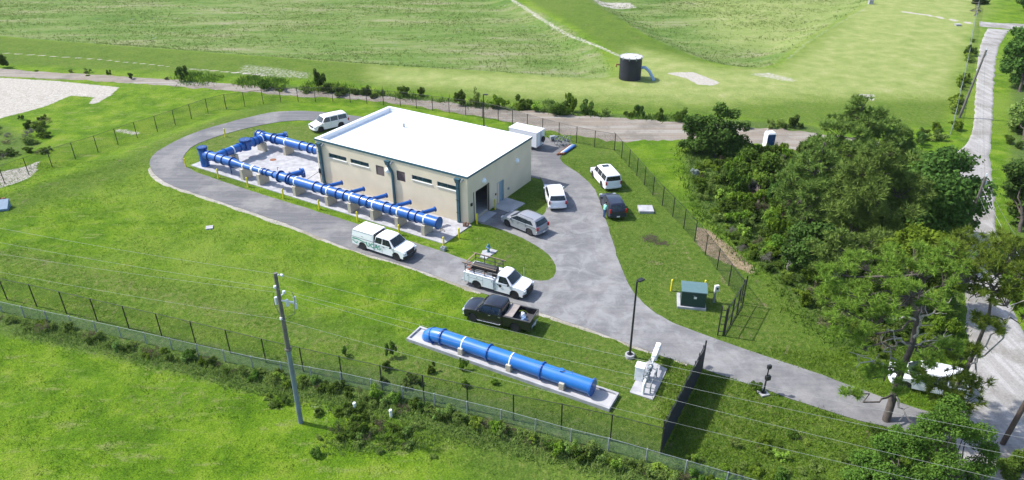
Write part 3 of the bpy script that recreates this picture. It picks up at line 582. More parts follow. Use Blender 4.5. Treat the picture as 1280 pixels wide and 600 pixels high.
for s, r in [(-28.7, .29), (-25.95, .29), (-20.4, .47), (-15.65, .47), (-12.45, .47), (-9.4, .47), (-6.2, .47), (-2.9, .47)]:
    m = MB(); m.cyl((s-.07, TP, ZP), (s+.07, TP, ZP), r+.065, n=28); m.build('strap', 'strap_white', man, smooth=40)
m = MB(); m.cyl((-27.35, TP, ZP), (-27.1, TP, ZP), .38, n=24); m.build('white_coupling', 'strap_white', man, smooth=40)
for s in (-16.3, -13.2, -10.1, -7.0, -3.85):   # angled stub outlets towards the wall
    m = MB(); a = Vector((s-.35, TP+.2, ZP+.1)); b = Vector((s+.5, TP+2.1, ZP+.1)); m.cyl(a, b, .21, n=16); o = m.build('stub_outlet', 'pipe_blue', man, smooth=40)
    m = MB(); flange(m, b, b-a, .27); flange(m, a+(b-a)*.35, b-a, .25); m.build('flange', 'flange_blue', o, smooth=30)
# back pipe into the building
TB = 4.12
run('pipe', (-35.2, TB, ZP), (-20.25, TB, ZP), .52)
for s, r in [(-35.1, .56), (-34.4, .56), (-32.4, .6), (-31.7, .58), (-27.55, .56), (-26.2, .6), (-25.4, .56), (-22.5, .56)]:
    m = MB(); flange(m, (s, TB, ZP), (1, 0, 0), r*1.12); bolts(m, (s, TB, ZP), (1, 0, 0), r*1.12-.06); m.build('flange', 'flange_blue', man, smooth=30)
m = MB(); m.cyl((-35.35, TB, ZP), (-35.12, TB, ZP), .5, .3, n=24); m.build('end_cap', 'pipe_blue', man, smooth=40)
for s in (-30.1, -24.0):
    m = MB(); m.cyl((s-.07, TB, ZP), (s+.07, TB, ZP), .54, n=28); m.build('strap', 'strap_white', man, smooth=40)
# cross pipe between the two
SC = -33.7
run('pipe', (SC, TP+.3, ZP), (SC, TB-.3, ZP), .49)
for t, r in [(-2.3, .52), (-.2, .52), (.5, .56), (2.0, .56), (2.6, .52), (3.9, .54)]:
    m = MB(); flange(m, (SC, t, ZP), (0, 1, 0), r*1.12); m.build('flange', 'flange_blue', man, smooth=30)
for t in (-1.2, 3.2):
    m = MB(); m.cyl((SC, t-.07, ZP), (SC, t+.07, ZP), .51, n=28); m.build('strap', 'strap_white', man, smooth=40)
def can(x, y, r, z0, z1):
    m = MB(); m.cyl((x, y, z0), (x, y, z1), r, n=28); o = m.build('valve_body', 'pipe_blue', man, smooth=40)
    m = MB(); m.cyl((x, y, z1), (x, y, z1+.09), r*1.18, n=28); m.cyl((x, y, z1-.18), (x, y, z1-.1), r*1.16, n=28); bolts(m, (x, y, z1+.02), (0, 0, 1), r*1.08, .24, 16); m.build('cover_plate', 'flange_blue', o, smooth=30)
    m = MB(); m.cyl((x, y, z1+.09), (x, y, z1+.5), .02, n=6); m.cyl((x+.2, y, z1+.09), (x+.2, y, z1+.14), .09, n=10); m.build('air_valve', 'galvanised', o)
can(-35.75, TP+.0, .50, 0, 2.3); can(SC, .85, .60, .95, 2.15)
def actuator(x, y, dx, dy):
    a = Vector((x, y, ZP)); b = a+Vector((dx, dy, .15)); d = (b-a).normalized()
    m = MB(); m.cyl(a, b, .36, .30, n=20); m.cyl(b, b+d*.35, .42, n=20); o = m.build('check_valve', 'pipe_blue', man, smooth=40)
    m = MB(); flange(m, a+d*.75, d, .45); flange(m, b, d, .5); m.cyl(b+d*.3+Vector((0, 0, .1)), b+d*.3+Vector((.5, -.4, .0)), .12, n=12); m.box(b.x+.35, b.x+.65, b.y-.3, b.y, ZP-.25, ZP+.2); m.build('gearbox', 'flange_blue', o, smooth=30)
actuator(-22.4, TP, .9, 1.75); actuator(-33.0, TB, 1.2, 1.2)
for x, y in ((-31.2, TP), (-20.9, TP-.1)):
    m = MB(); m.cyl((x, y, 0), (x, y, ZP-.3), .06, n=8); m.build('drain_leg', 'flange_blue', man)
for x in (-23.7, -26.5):
    m = MB(); m.tube([(x, -3.3 if x > -25 else TB, ZP+.4), (x, -3.3 if x > -25 else TB, ZP+.75), (x+.25, -3.3 if x > -25 else TB, ZP+.8)], .03, 6); m.build('gauge', 'black_metal', man)
m = MB(); m.tube([(-19.9, -4.0+.9, ZP-.1), (-20.0, -.8, ZP+.1), (-20.3-.45, -.1, ZP-.3)], .025, 6)
o = m.build('sample_line', 'black_metal', man); 
def wall_pier(s, t0, t1, lab, wx=.42, zt=.86):
    q = BU(s, (t0+t1)/2); tw = t1-t0
    m = MB(); m.box(-wx/2, wx/2, -tw/2, tw/2, 0, zt-.02); m.cyl((-wx/2-.0, 0, zt-.1), (wx/2, 0, zt-.1), .02, n=6)
    o = m.build('concrete_pier', 'pier_concrete', None, bevel=.03); o.location = (q[0], q[1], .09); o.rotation_euler = (0, 0, YAW)
    return tag(o, lab, 'pipe support', 'concrete piers under the pipe manifold')
ords = ['first', 'second', 'third', 'fourth', 'fifth', 'sixth', 'seventh', 'eighth']
for i, s in enumerate((-28.7, -25.95, -20.4, -15.65, -12.45, -9.4, -6.2, -2.9)):
    wall_pier(s+.45, -4.35, -2.95, 'beige concrete pier under the roadside blue pipe, %s counting from the looped end' % ords[i], zt=1.3 if i < 2 else 1.12)
for s, w_ in ((-30.1, 'nearer the corner bend'), (-24.0, 'nearer the building wall')): wall_pier(s+.45, 3.45, 4.85, 'beige concrete pier under the rear blue pipe, '+w_, zt=1.12)
for t, w_ in ((-1.2, 'beside the tall blue valve cylinder'), (3.2, 'behind the round valve body')):
    q = BU(SC+.45, t); m = MB(); m.box(-.7, .7, -.2, .2, 0, 1.12); o = m.build('concrete_pier', 'pier_concrete', None, bevel=.03); o.location = (q[0], q[1], .09); o.rotation_euler = (0, 0, YAW); tag(o, 'beige concrete pier under the short cross pipe, '+w_, 'pipe support', 'concrete piers under the pipe manifold')
q = BU(-29.8, 1.7); m = MB(); m.cyl((0, 0, 0), (0, 0, .02), .38, n=24); o = m.build('manhole_cover', 'rust'); o.location = (q[0], q[1], .09); tag(o, 'round brown manhole cover in the pale concrete pad', 'manhole cover')

# bollards
m = MB(); m.cyl((0, 0, -.1), (0, 0, 1.08), .09, n=14); m.lathe([(.09, 1.08), (.075, 1.13), (.03, 1.16), (.001, 1.165)], n=14)
b0 = m.build('bollard', 'bollard_yellow', smooth=40); tag(b0, 'x', 'bollard', 'yellow steel bollards'); first = True
bl = [(-37.1, -5.1, 0, 'at the rounded road end near the tall blue valve cylinder'), (-41.3, 4.15, 0, 'on the grass between the loop road and the cross pipe'), (-31.2, -5.25, 0, 'along the road edge below the reducer of the blue pipe'), (-26.4, -5.15, 0, 'along the road edge by the narrow pipe section'), (-20.7, -5.25, 0, 'along the road edge below the corner downspout'), (-15.4, -5.25, 0, 'along the road edge behind the canopy pickup, farther left'), (-10.1, -5.25, 0, 'along the road edge directly behind the canopy pickup bed'), (-4.65, -5.3, 0, 'along the road edge behind the canopy pickup hood'), (.55, -5.05, 0, 'at the outer corner of the pad beyond the pipe end'), (.8, -2.85, 0, 'at the pad edge beside the building corner'), (.62, .6, .045, 'left of the open roll-up door'), (.45, 4.35, .045, 'between the roll-up door and the blue-grey door')]
def bollard(x, y, z, lab):
    global first
    o = b0 if first else b0.copy()
    if not first: COL.objects.link(o)
    first = False; o.location = (x, y, z); o['label'] = 'yellow bollard '+lab
for s, t, z, lab in bl: bollard(*BU(s, t), z, lab)

# ------------------------------------------------------------------ near buried-main pipe on its kerbed pad
HP = math.atan2(-7.86, 14.65); PX, PY = -7.62, 45.87
pad = thing('kerbed_pad', 'long kerbed concrete pad of pale gravel under the single large blue pipe', 'concrete pad', (PX, PY, 0), HP)
m = MB(); m.box(-.0, 16.5, -.75, .75, -.5, .16); m.build('slab', 'concrete', pad)
m = MB(); m.box(-.15, 16.65, -.93, -.752, -.6, .3); m.box(-.15, 16.65, .752, .93, -.6, .3); m.box(-.15, -.002, -.75, .75, -.6, .3); m.box(16.502, 16.65, -.75, .75, -.6, .3); m.build('kerb', 'concrete_pale', pad, bevel=.02)
bp_ = thing('water_main', 'single large bright blue pipe with flanges lying on the kerbed pad', 'pipe', (PX, PY, .16), HP); ZB = .62
YB = .05
m = MB(); pts = [(1.3, YB, .05), (1.32, YB, .25)]+[(2.35-1.0*math.cos(a), YB, ZB-.95+1.0*math.sin(a)-.05+.0) for a in np.linspace(.35, PI/2, 8)]+[(3.0, YB, ZB)]
m.tube([(1.2, YB, .0), (1.3, YB, .22), (1.55, YB, .42), (1.95, YB, .56), (2.5, YB, ZB)], [.50, .54, .56, .56, .56], 28); m.build('elbow', 'pipe_blue_bright', bp_, smooth=50)
m = MB(); m.cyl((2.4, YB, ZB), (15.0, YB, ZB), .55, n=32); m.build('pipe', 'pipe_blue_bright', bp_, smooth=40)
for s in (1.75, 2.6, 6.7, 11.1, 14.97):
    m = MB(); d = (1, 0, .35) if s < 2 else (1, 0, 0); zz = .42 if s < 2 else ZB
    flange(m, (s, YB, zz), d, .66, .10); bolts(m, (s, YB, zz), d, .60, .19, 20); m.build('flange', 'pipe_blue', bp_, smooth=30)
for s in (4.55, 8.65, 12.9):
    m = MB()
    for k in range(17):
        a = PI*k/16; 
        if k: m.add([(s-.05, YB+.57*math.cos(a0), ZB+.57*math.sin(a0)), (s+.05, YB+.57*math.cos(a0), ZB+.57*math.sin(a0)), (s+.05, YB+.57*math.cos(a), ZB+.57*math.sin(a)), (s-.05, YB+.57*math.cos(a), ZB+.57*math.sin(a))], [(0, 1, 2, 3)])
        a0 = a
    m.box(s-.05, s+.05, YB-.60, YB-.565, ZB-.3, ZB+.02); m.box(s-.05, s+.05, YB+.565, YB+.60, ZB-.3, ZB+.02)
    if s < 12: m.build('strap', 'strap_white', bp_)
m = MB(); m.cyl((12.6, YB, ZB+.5), (12.6, YB, ZB+.66), .18, n=16); m.cyl((13.4, YB, ZB+.5), (13.4, YB, ZB+.85), .02, n=6); m.build('air_valve', 'pipe_blue_bright', bp_, smooth=40)
for s, w_ in ((4.55, 'nearest the elbow'), (8.65, 'in the middle'), (12.9, 'nearest the open end')):
    c, s_ = math.cos(HP), math.sin(HP); m = MB()
    m.box(-.2, .2, -.72, .72, 0, .2); m.box(-.2, .2, -.72, -.48, .2, .62); m.box(-.2, .2, .48, .72, .2, .62)
    o = m.build('pipe_saddle', 'pier_concrete', bevel=.03); o.location = (PX+c*s-s_*YB, PY+s_*s+c*YB, .16); o.rotation_euler = (0, 0, HP)
    tag(o, 'beige concrete saddle block under the big blue pipe, the one '+w_, 'pipe support', 'saddles under the big blue pipe')

# ------------------------------------------------------------------ vehicles (local +x forward, origin on the ground mid-wheelbase)
def arch(xc, r, n=9, z0=.32, h=.0):
    return [(xc+r*math.cos(a), z0+h+r*math.sin(a)) for a in np.linspace(PI, 0, n)]
def lerp(a, b, t): return a+(b-a)*t
def wheel(par, x, y, r, w, rim='alloy', sp=5):
    sg = 1 if y > 0 else -1; e = bpy.data.objects.new('wheel', None); COL.objects.link(e); e.parent = par; e.location = (x, y, r); e.empty_display_size = .1
    m = MB(); ri = r*.70; m.lathe([(ri, -w/2), (r*.93, -w/2), (r, -w/2+.05), (r, w/2-.05), (r*.93, w/2), (ri, w/2)], ax='y', n=24); m.build('tyre', 'tyre', e, smooth=35)
    m = MB(); yo = sg*(w/2-.05); m.cyl((0, yo-sg*.08, 0), (0, yo-sg*.06, 0), ri, n=20, mi=1)
    m.cyl((0, yo-sg*.03, 0), (0, yo+sg*.015, 0), r*.16, n=12)
    for k in range(sp):
        a = 2*PI*k/sp+.3; c, s = math.cos(a), math.sin(a); t = r*.13
        v = [(c*q*ri-s*t*g, yo+sg*d, s*q*ri+c*t*g) for q in (.15, .98) for g in (-1, 1) for d in (-.03, .01)]
        m.add(v, [(0, 1, 3, 2), (4, 6, 7, 5), (0, 4, 5, 1), (2, 3, 7, 6), (1, 5, 7, 3), (0, 2, 6, 4)])
    m.lathe([(ri*1.0, yo-sg*.03), (ri*.9, yo+sg*.0), (ri*1.0, yo+sg*.02)], ax='y', n=24)
    m.build('rim', [rim, 'plastic_black'], e, smooth=35, fixn=True)
def shell(out, W, L2, belt, ymul=1.0, pull=.16, drop=.05, xoff=0.0):
    w = W/2
    def xf(x, y, z):
        yn = abs(y)/w; e = max(0, min(1, (abs(x-xoff)-(L2-.7))/.7)); x2 = x-math.copysign(pull*e*yn**3, x-xoff)
        y2 = y*(1-.07*e*e)
        if z < .5: y2 *= .965+.035*max(0, (z-.25))/.25
        if z > .7: y2 *= 1-.05*(z-.7)/(max(belt, .8)-.7+.01)
        if z > belt-.3: z = z-drop*yn**6
        return (x2, y2, z)
    return xf
YS = lambda w: [w*q for q in (-1, -.97, -.88, -.6, -.2, .2, .6, .88, .97, 1)]
def glasshouse(par, W, belt, H, xr, rr_, rf, xc, paint, tumble=.2, wins=(), wgl='dark_glass', roofcurve=.05):
    w = W/2-.03
    def yy(y, z): return y*(1-tumble*(z-belt)/(H-belt))
    def xf(x, y, z):
        yn = abs(y)/w; t = (z-belt)/(H-belt); e = .12*yn**3*(1-.3*t)
        if x > (rf+rr_)/2: x -= e
        else: x += e*.8
        return (x, yy(y, z), z-(roofcurve*yn**4 if z > H-.12 else 0))
    out = [(xr, belt-.03), (xr+.02, belt+.02), (rr_-.05, H-.12), (rr_+.06, H-.02), ((rr_+rf)/2, H+.015), (rf-.1, H-.015), (rf+.04, H-.07), (xc, belt+.0), (xc+.02, belt-.03)]
    m = MB(); m.prism(out, YS(w), xf); cab = m.build('cabin', paint, par, smooth=32)
    # side windows (x0b,x1b at belt, x0t,x1t at top, z0,z1)
    for sg in (-1, 1):
        for (a, b, c, d, z0, z1) in wins:
            m = MB(); k = 4; v = []
            for j in range(k+1):
                t = j/k; z = lerp(z0, z1, t); y = sg*(abs(yy(w, z))+.012); v += [(lerp(a, d, t), y, z), (lerp(b, c, t), y, z)]
            m.add(v, [(2*j, 2*j+1, 2*j+3, 2*j+2) for j in range(k)]); m.build('side_window', wgl, cab)
    def patch(x0, z0, x1, z1, nrm, name):
        m = MB(); v = []; n = 10
        for j in range(4):
            t = j/3
            for i in range(n+1):
                y = w*.90*(-1+2*i/n)*(1 if name != 'x' else 1); z = lerp(z0, z1, t); x = lerp(x0, x1, t); q = xf(x, y, z if z < H-.12 else z)
                v.append((q[0]+nrm[0]*.03, q[1], q[2]+nrm[1]*.03))
        m.add(v, [(j*(n+1)+i, j*(n+1)+i+1, (j+1)*(n+1)+i+1, (j+1)*(n+1)+i) for j in range(3) for i in range(n)]); m.build(name, wgl, cab, smooth=60)
    hw = H-.1-belt
    sl = Vector((H-.07-belt, 0, xc-rf-.04)).normalized()
    patch(lerp(xc, rf+.04, .10), lerp(belt, H-.07, .10), lerp(xc, rf+.04, .93), lerp(belt, H-.07, .93), (sl.x, sl.z), 'windshield')
    sr = Vector((-(H-.12-belt), 0, (rr_-.07-xr))).normalized()
    patch(lerp(xr+.02, rr_-.05, .12), lerp(belt+.02, H-.12, .12), lerp(xr+.02, rr_-.05, .90), lerp(belt+.02, H-.12, .90), (sr.x, max(0, sr.z)), 'rear_window')
    return cab
def common(par, W, xf_, xr_, zh, zb, paint, trim='plastic_black', grille='plastic_black', bumper='plastic_black', tail=(.75, 1.05), tw=.14, mir=(0.7, 1.12), hz=.72, plate=True, rearb=True, tailh=True):
    w = W/2
    def bar(x0, x1, z0, z1, name, mat, yw=.93, k=.16, n=10):
        m = MB(); v = []; sg = 1 if x1 > 0 else -1
        for i in range(n+1):
            yn = -1+2*i/n; pull = k*abs(yn)**3*sg
            for (x, z) in ((x0, z0), (x1, z0), (x1, z1), (x0, z1)): v.append((x-pull, yn*w*yw, z))
        f = [(i*4+j, i*4+(j+1) % 4, i*4+4+(j+1) % 4, i*4+4+j) for i in range(n) for j in range(4)]+[(0, 1, 2, 3), (n*4, n*4+1, n*4+2, n*4+3)]
        m.add(v, f); return m.build(name, mat, par, smooth=40, bevel=.015)
    bar(xf_-.06, xf_+.07, .36, .60, 'front_bumper', bumper, .95)
    bar(xf_-.05, xf_+.025, .63, zh-.16, 'grille', grille, .55, .03)
    if rearb: bar(xr_+.06, xr_-.07, .38, .60, 'rear_bumper', bumper, .95)
    for sg in (-1, 1):
        m = MB(); m.box(-.1, .06, -.13, .13, -.09, .09); m.v = [(x+xf_-.07-.05*abs(y+.0), y*1.3+sg*w*.76, z+hz) for x, y, z in m.v]; m.build('headlight', 'head_glass', par, bevel=.02)
        if tailh:
            m = MB(); m.box(-.05, .10, -tw/2, tw/2, tail[0], tail[1]); m.v = [(x+xr_+.055, y+sg*(w*.93-tw/2+.01), z) for x, y, z in m.v]; m.build('taillight', 'tail_red', par, bevel=.01)
        m = MB(); m.box(-.07, .06, 0, .2, -.08, .1); m.v = [(x+mir[0], sg*(w-.06+y), z+mir[1]) for x, y, z in m.v]; m.build('mirror', trim, par, bevel=.03)
    if plate: m = MB(); m.box(xr_-.085, xr_-.072, -.16, .16, .66-.25, .80-.25); m.build('number_plate', 'sign_white', par)
def underbody(par, L0, L1, W):
    m = MB(); m.box(L0+.25, L1-.25, -W/2+.22, W/2-.22, .26, .62); m.build('underbody', 'plastic_black', par)
def seams(par, xs, w, z0, z1, mat='plastic_black'):
    m = MB()
    for sg in (-1, 1):
        for x in xs: m.box(x-.008, x+.008, *sorted((sg*w, sg*(w+.004))), z0, z1)
    m.build('door_gap', mat, par)
def handles(par, xs, w, z, mat):
    for sg in (-1, 1):
        for x in xs: m = MB(); m.box(x-.1, x+.1, *sorted((sg*(w-.01), sg*(w+.03))), z-.018, z+.018); m.build('door_handle', mat, par)

def suv(label, x, y, head, paint, wb=2.95, L=5.1, W=1.98, H=1.85, belt=1.10, group=None, rake=.35, rear=.12, trim=None, rimm='alloy', r=.405, cat='suv', grille='plastic_black', hood=1.04, bumper=None, rack=True, tails=(.8, 1.15), sunroof=False, name='parked_suv', sleek=False):
    t = thing(name, label, cat, (x, y, GZ(x, y)), head, group)
    fo = .92 if L > 4.9 else .86; xf_ = wb/2+fo; xr_ = xf_-L; L2 = L/2; xo = (xf_+xr_)/2; ra = r+.075; xc = wb/2-.25
    out = [(xr_+.12, .30), (xr_, .42), (xr_, .75), (xr_+.03, belt-.02), (xr_+.1, belt), (xc+.1, belt), (xc+.35, hood+.02), (xf_-.35, hood-.05), (xf_-.07, hood-.16), (xf_, .7), (xf_, .42), (xf_-.12, .28)]
    out += arch(wb/2, ra, z0=r-.02)[::-1]+[(wb/2-ra, .28), (-wb/2+ra, .28)]+arch(-wb/2, ra, z0=r-.02)[::-1]+[(-wb/2-ra, .30)]
    out = [q for i, q in enumerate(out)]
    m = MB(); m.prism(out, YS(W/2), shell(out, W, L2, belt, xoff=xo)); m.build('body', paint, t, smooth=32)
    rr_ = xr_+rear+.18; rf = xc-rake-.30
    span0, span1 = xr_+.30, xc-.12; b1 = lerp(span0, span1, .36); b2 = lerp(span0, span1, .67)
    zt = H-(.20 if sleek else .14); z0 = belt+.05; gp_ = .0 if sleek else .05
    wins = [(xr_+(.62 if sleek else .30), b1-gp_, b1-gp_, rr_+(.45 if sleek else .12), z0+(.04 if sleek else 0), zt-(.03 if sleek else 0)), (b1+gp_, b2-gp_*.6, b2-gp_, b1+gp_, z0, zt), (b2+gp_*.8+.01, xc-.20, rf-.02, b2+gp_*.6+.01, z0, zt)]
    glasshouse(t, W, belt, H, xr_+.06, rr_, rf, xc+.12, paint, .22, wins)
    common(t, W, xf_, xr_, hood, belt, paint, trim or paint, grille=grille, bumper=bumper or paint, mir=(xc-.25, belt-.02), hz=hood-.26, tail=tails)
    underbody(t, xr_, xf_, W)
    if rack:
        for sg in (-1, 1): m = MB(); yq = sg*(W/2*.72); m.tube([(rr_+.3, yq, H-.02), (rr_+.35, yq, H+.045), (rf-.35, yq, H+.045), (rf-.3, yq, H-.02)], .018, 6); m.build('roof_rail', 'plastic_black', t)
    if sunroof: m = MB(); m.box(rf-.95, rf-.35, -.4, .4, H+.012, H+.022); m.build('sunroof', 'dark_glass', t)
    seams(t, (b1, b2, xc-.1), W/2-.012, .35, belt-.07); handles(t, (b1+.15, b2+.15), W/2-.03, belt-.16, trim or paint)
    for sx in (-1, 1):
        for sy in (-1, 1): wheel(t, sx*wb/2, sy*(W/2-.15), r, .24, rimm, 5)
    return t
def GZ(x, y): return float(hgt(x, y))
def pickup(label, x, y, head, paint, wb=3.7, L=5.9, W=2.02, H=1.93, cab_len=2.3, kind='bed', grille='plastic_black', bumper='plastic_black', rimm='steel_wheel', cat='pickup truck', name='pickup_truck', belt=1.2, hood=1.18, doors=2, onroad=.045):
    t = thing(name, label, cat, (x, y, GZ(x, y)+onroad), head); r = .41; ra = r+.085
    xf_ = wb/2+.95; xr_ = xf_-L; xc = wb/2-.28; xb = xc-cab_len; w = W/2; xo = (xf_+xr_)/2
    out = [(xb, .33), (xb, belt), (xc+.1, belt), (xc+.32, hood+.03), (xf_-.35, hood-.03), (xf_-.06, hood-.13), (xf_, .8), (xf_, .45), (xf_-.1, .33)]+arch(wb/2, ra, z0=r-.02)[::-1]+[(wb/2-ra, .33)]
    m = MB(); m.prism(out, YS(w), shell(out, W, L/2, belt, xoff=xo)); m.build('body', paint, t, smooth=32)
    rf = xc-.62; z0 = belt+.05; zt = H-.13
    if doors == 2: mid = lerp(xb, xc, .42); wins = [(xb+.15, mid-.04, mid-.04, xb+.28, z0, zt), (mid+.05, xc-.2, rf-.0, mid+.04, z0, zt)]
    else: wins = [(xb+.35, xc-.2, rf-.0, xb+.42, z0, zt)]; mid = None
    glasshouse(t, W, belt, H, xb+.02, xb+.18, rf, xc+.12, paint, .2, wins)
    common(t, W, xf_, xr_, hood, belt, paint, 'plastic_black', grille=grille, bumper=bumper, mir=(xc-.3, belt+.03), hz=hood-.3, tailh=(kind != 'service'))
    underbody(t, xr_, xf_, W)
    seams(t, ([mid] if mid else [])+[xc-.05, xb+.1], w-.012, .4, belt-.06); handles(t, ([xb+.3, mid+.18] if mid else [xb+.35]), w-.03, belt-.18, 'plastic_black' if paint == 'paint_white' else 'chrome')
    if kind in ('bed', 'cap'):
        x1 = xb-.04; bt = belt+.03
        side = [(xr_, .45), (xr_, bt), (x1, bt), (x1, .36)]+[(-wb/2+ra, .36)]+arch(-wb/2, ra, z0=r-.02)[::-1]+[(-wb/2-ra, .42)]
        for sg in (-1, 1): m = MB(); m.prism(side, [sg*(w-.1), sg*(w-.04), sg*(w-.005), sg*w*.985+sg*.012]); m.build('bed_side', paint, t, bevel=.02)
        m = MB(); m.box(xr_-.01, xr_+.06, -w+.105, w-.105, .5, bt); m.build('tailgate', paint, t, bevel=.015)
        m = MB(); m.box(xr_+.065, x1, -w+.105, w-.105, .62, .68); m.box(x1-.06, x1, -w+.105, w-.105, .68, bt); m.build('bed_floor', 'bed_liner', t)
        for sg in (-1, 1): m = MB(); m.box(xr_+.02, x1, *sorted((sg*(w-.13), sg*(w-.0))), bt+.002, bt+.03); m.build('bed_rail', 'bed_liner', t)
    if kind == 'bed':
        m = MB(); m.box(x1-.75, x1-.08, -w+.11, w-.11, bt+.032, bt+.09); m.build('bed_cover', 'tan_plastic', t, bevel=.02)
        m = MB(); m.box(xr_+.01, xr_+.1, -w+.13, w-.13, bt+.003, bt+.03); m.build('tailgate_cap', 'bed_liner', t)
        m = MB()
        for sg in (-1, 1): m.tube([(xb+.2, sg*(w+.02), .42), (xb+.25, sg*(w+.06), .38), (xc-.2, sg*(w+.06), .38), (xc-.15, sg*(w+.02), .42)], .035, 8)
        m.build('side_step', 'chrome', t)
    if kind == 'cap':
        zc = H+.06
        def xq(x_, y_, z_): return (x_+(.10 if x_ < xr_+.3 and z_ > belt+.3 else 0), y_*(1-.09*(z_-belt)/(zc-belt)), z_-.03*(abs(y_)/w)**4)
        m = MB(); m.prism([(xr_+.02, belt+.05), (xr_+.02, zc-.05), (xr_+.10, zc), (x1-.02, zc), (x1-.0, belt+.05)], YS(w-.01), xq); cp = m.build('canopy', 'paint_white_b', t, smooth=32)
        m = MB()
        for sg in (-1, 1): m.box(xr_+.05, x1-.04, *sorted((sg*(w-.001), sg*(w-.02))), belt+.035, belt+.06); m.box(xr_+.15, x1-.12, *sorted((sg*(w*.92-.0), sg*(w*.92+.012))), zc-.1, zc-.085)
        m.box(x1-.02, x1+.035, -w+.25, w-.25, belt+.1, zc-.06); m.build('canopy_seal', 'plastic_black', cp)
        for sg in (-1, 1):
            m = MB(); v = [(xr_+.18, sg*(w*.965+.003), belt+.22), (xr_+.18, sg*(w*.935+.003), zc-.22), (x1-.2, sg*(w*.935+.003), zc-.22), (x1-.2, sg*(w*.965+.003), belt+.22)]
            m.add(v, [(0, 1, 2, 3)]); m.build('canopy_hatch', 'paint_white', cp)
            m = MB(); m.box((xr_+x1)/2-.04, (xr_+x1)/2+.04, *sorted((sg*(w*.96), sg*(w*.96+.03))), belt+.25, belt+.3); m.build('hatch_latch', 'plastic_black', cp)
        # green lettering on the bed side
        for sg in (-1, 1):
            cu = bpy.data.curves.new('lettering', 'FONT'); cu.body = 'UCAS'; cu.size = .64; cu.offset = .012; cu.extrude = .002; cu.space_character = 1.12
            ob = bpy.data.objects.new('tmp', cu); COL.objects.link(ob); dg = bpy.context.evaluated_depsgraph_get(); me = bpy.data.meshes.new_from_object(ob.evaluated_get(dg)); bpy.data.objects.remove(ob)
            me.materials.clear(); me.materials.append(MT['logo_green']); o = bpy.data.objects.new('lettering', me); COL.objects.link(o); o.parent = t
            if sg < 0: o.rotation_euler = (PI/2, 0, 0); o.location = (-wb/2+.46, -w-.010, .62)
            else: o.rotation_euler = (PI/2, 0, PI); o.location = (-wb/2+2.3, w+.010, .62)
            m = MB(); n = 14; v = []
            for i in range(n+1):
                u_ = i/n; x_ = lerp(xr_+.08, -wb/2+.5, u_); zz = .98+.07*math.sin(u_*5); v += [(x_, sg*(w+.010), zz), (x_, sg*(w+.010), zz+.13*(1-.5*u_))]
            m.add(v, [(2*i, 2*i+1, 2*i+3, 2*i+2) for i in range(n)])
            v = []
            for i in range(n+1):
                u_ = i/n; x_ = lerp(xr_+.06, -wb/2-.55, u_); zz = .70+.09*math.sin(u_*6+1); v += [(x_, sg*(w+.010), zz), (x_, sg*(w+.010), zz+.10)]
            m.add(v, [(2*i, 2*i+1, 2*i+3, 2*i+2) for i in range(n)]); m.build('green_stripe', 'logo_green', t)
    if kind == 'service':
        x1 = xb-.06; bt = 1.42; ws = w+.04
        side = [(xr_+.02, .50), (xr_+.02, bt), (x1, bt), (x1, .42), (-wb/2+ra, .42)]+arch(-wb/2, ra, z0=r-.02)[::-1]+[(-wb/2-ra, .5)]
        for sg in (-1, 1):
            m = MB(); m.prism(side, [sg*(ws-.42), sg*(ws-.02), sg*ws]); bx = m.build('tool_cabinet', 'paint_white_b', t, bevel=.02)
            m = MB(); y0, y1 = sorted((sg*(ws+.001), sg*(ws+.006)))
            for xx in (xr_+.55, -wb/2+ra+.12, x1-.04, xr_+.08): m.box(xx, xx+.014, y0, y1, .56, bt-.06)
            m.box(xr_+.55, -wb/2+ra+.12, y0, y1, 1.02, 1.034); m.box(xr_+.08, x1-.04, y0, y1, bt-.07, bt-.056); m.box(xr_+.08, xr_+.55, y0, y1, .56, .574); m.build('cabinet_gap', 'plastic_black', bx)
            m = MB()
            for xx in (xr_+.42, -wb/2, x1-.2): m.box(xx, xx+.09, y0, y1+.01 if sg > 0 else y1, 1.12, 1.22)
            m.build('latch', 'galvanised', bx)
        m = MB(); m.box(xr_+.02, x1, -ws+.425, ws-.425, .75, .82); m.box(xr_+.02, xr_+.08, -ws+.425, ws-.425, .82, 1.2); m.build('load_floor', 'bed_liner', t)
        m = MB(); m.box(xr_-.28, xr_-.02, -ws+.1, ws-.1, .5, .56); m.build('step_bumper', 'galvanised', t)
        m = MB(); zt2 = 2.25
        for sg in (-1, 1):
            yb = sg*(ws-.12)
            m.tube([(xr_-.1, yb, zt2), (x1+.15, yb, zt2)], .05, 6); m.tube([(xr_+.15, yb, 1.85), (x1-.1, yb, 1.85)], .035, 6)
            for xx in (xr_+.15, xr_*.65+x1*.35, xr_*.3+x1*.7, x1-.1): m.tube([(xx, yb, bt), (xx, yb, zt2)], .038, 6)
        m.tube([(xr_+.15, -ws+.12, zt2), (xr_+.15, ws-.12, zt2)], .03, 6); m.tube([(x1-.1, -ws+.12, zt2), (x1-.1, ws-.12, zt2)], .03, 6); m.tube([(xr_+.15, -ws+.12, 1.85), (xr_+.15, ws-.12, 1.85)], .03, 6)
        m.build('ladder_rack', 'plastic_black', t)
        m = MB()
        for sg in (-1, 1): m.box(xr_-.15, x1+.2, *sorted((sg*(ws-.15), sg*(ws-.09))), zt2+.045, zt2+.06)
        m.box(xr_+.1, xr_+.2, -ws+.2, ws-.2, zt2+.037, zt2+.06); m.build('rack_rail_wood', 'wood', t)
        t2 = []
        m = MB(); m.cyl((xr_+.5, .1, 1.62), (x1-.25, .2, 1.62), .33, n=20); o = m.build('gas_cylinder', 'plastic_black', None, smooth=40); t2.append(tag(o, 'fat black cylinder lying in the rack of the white service truck', 'cylinder'))
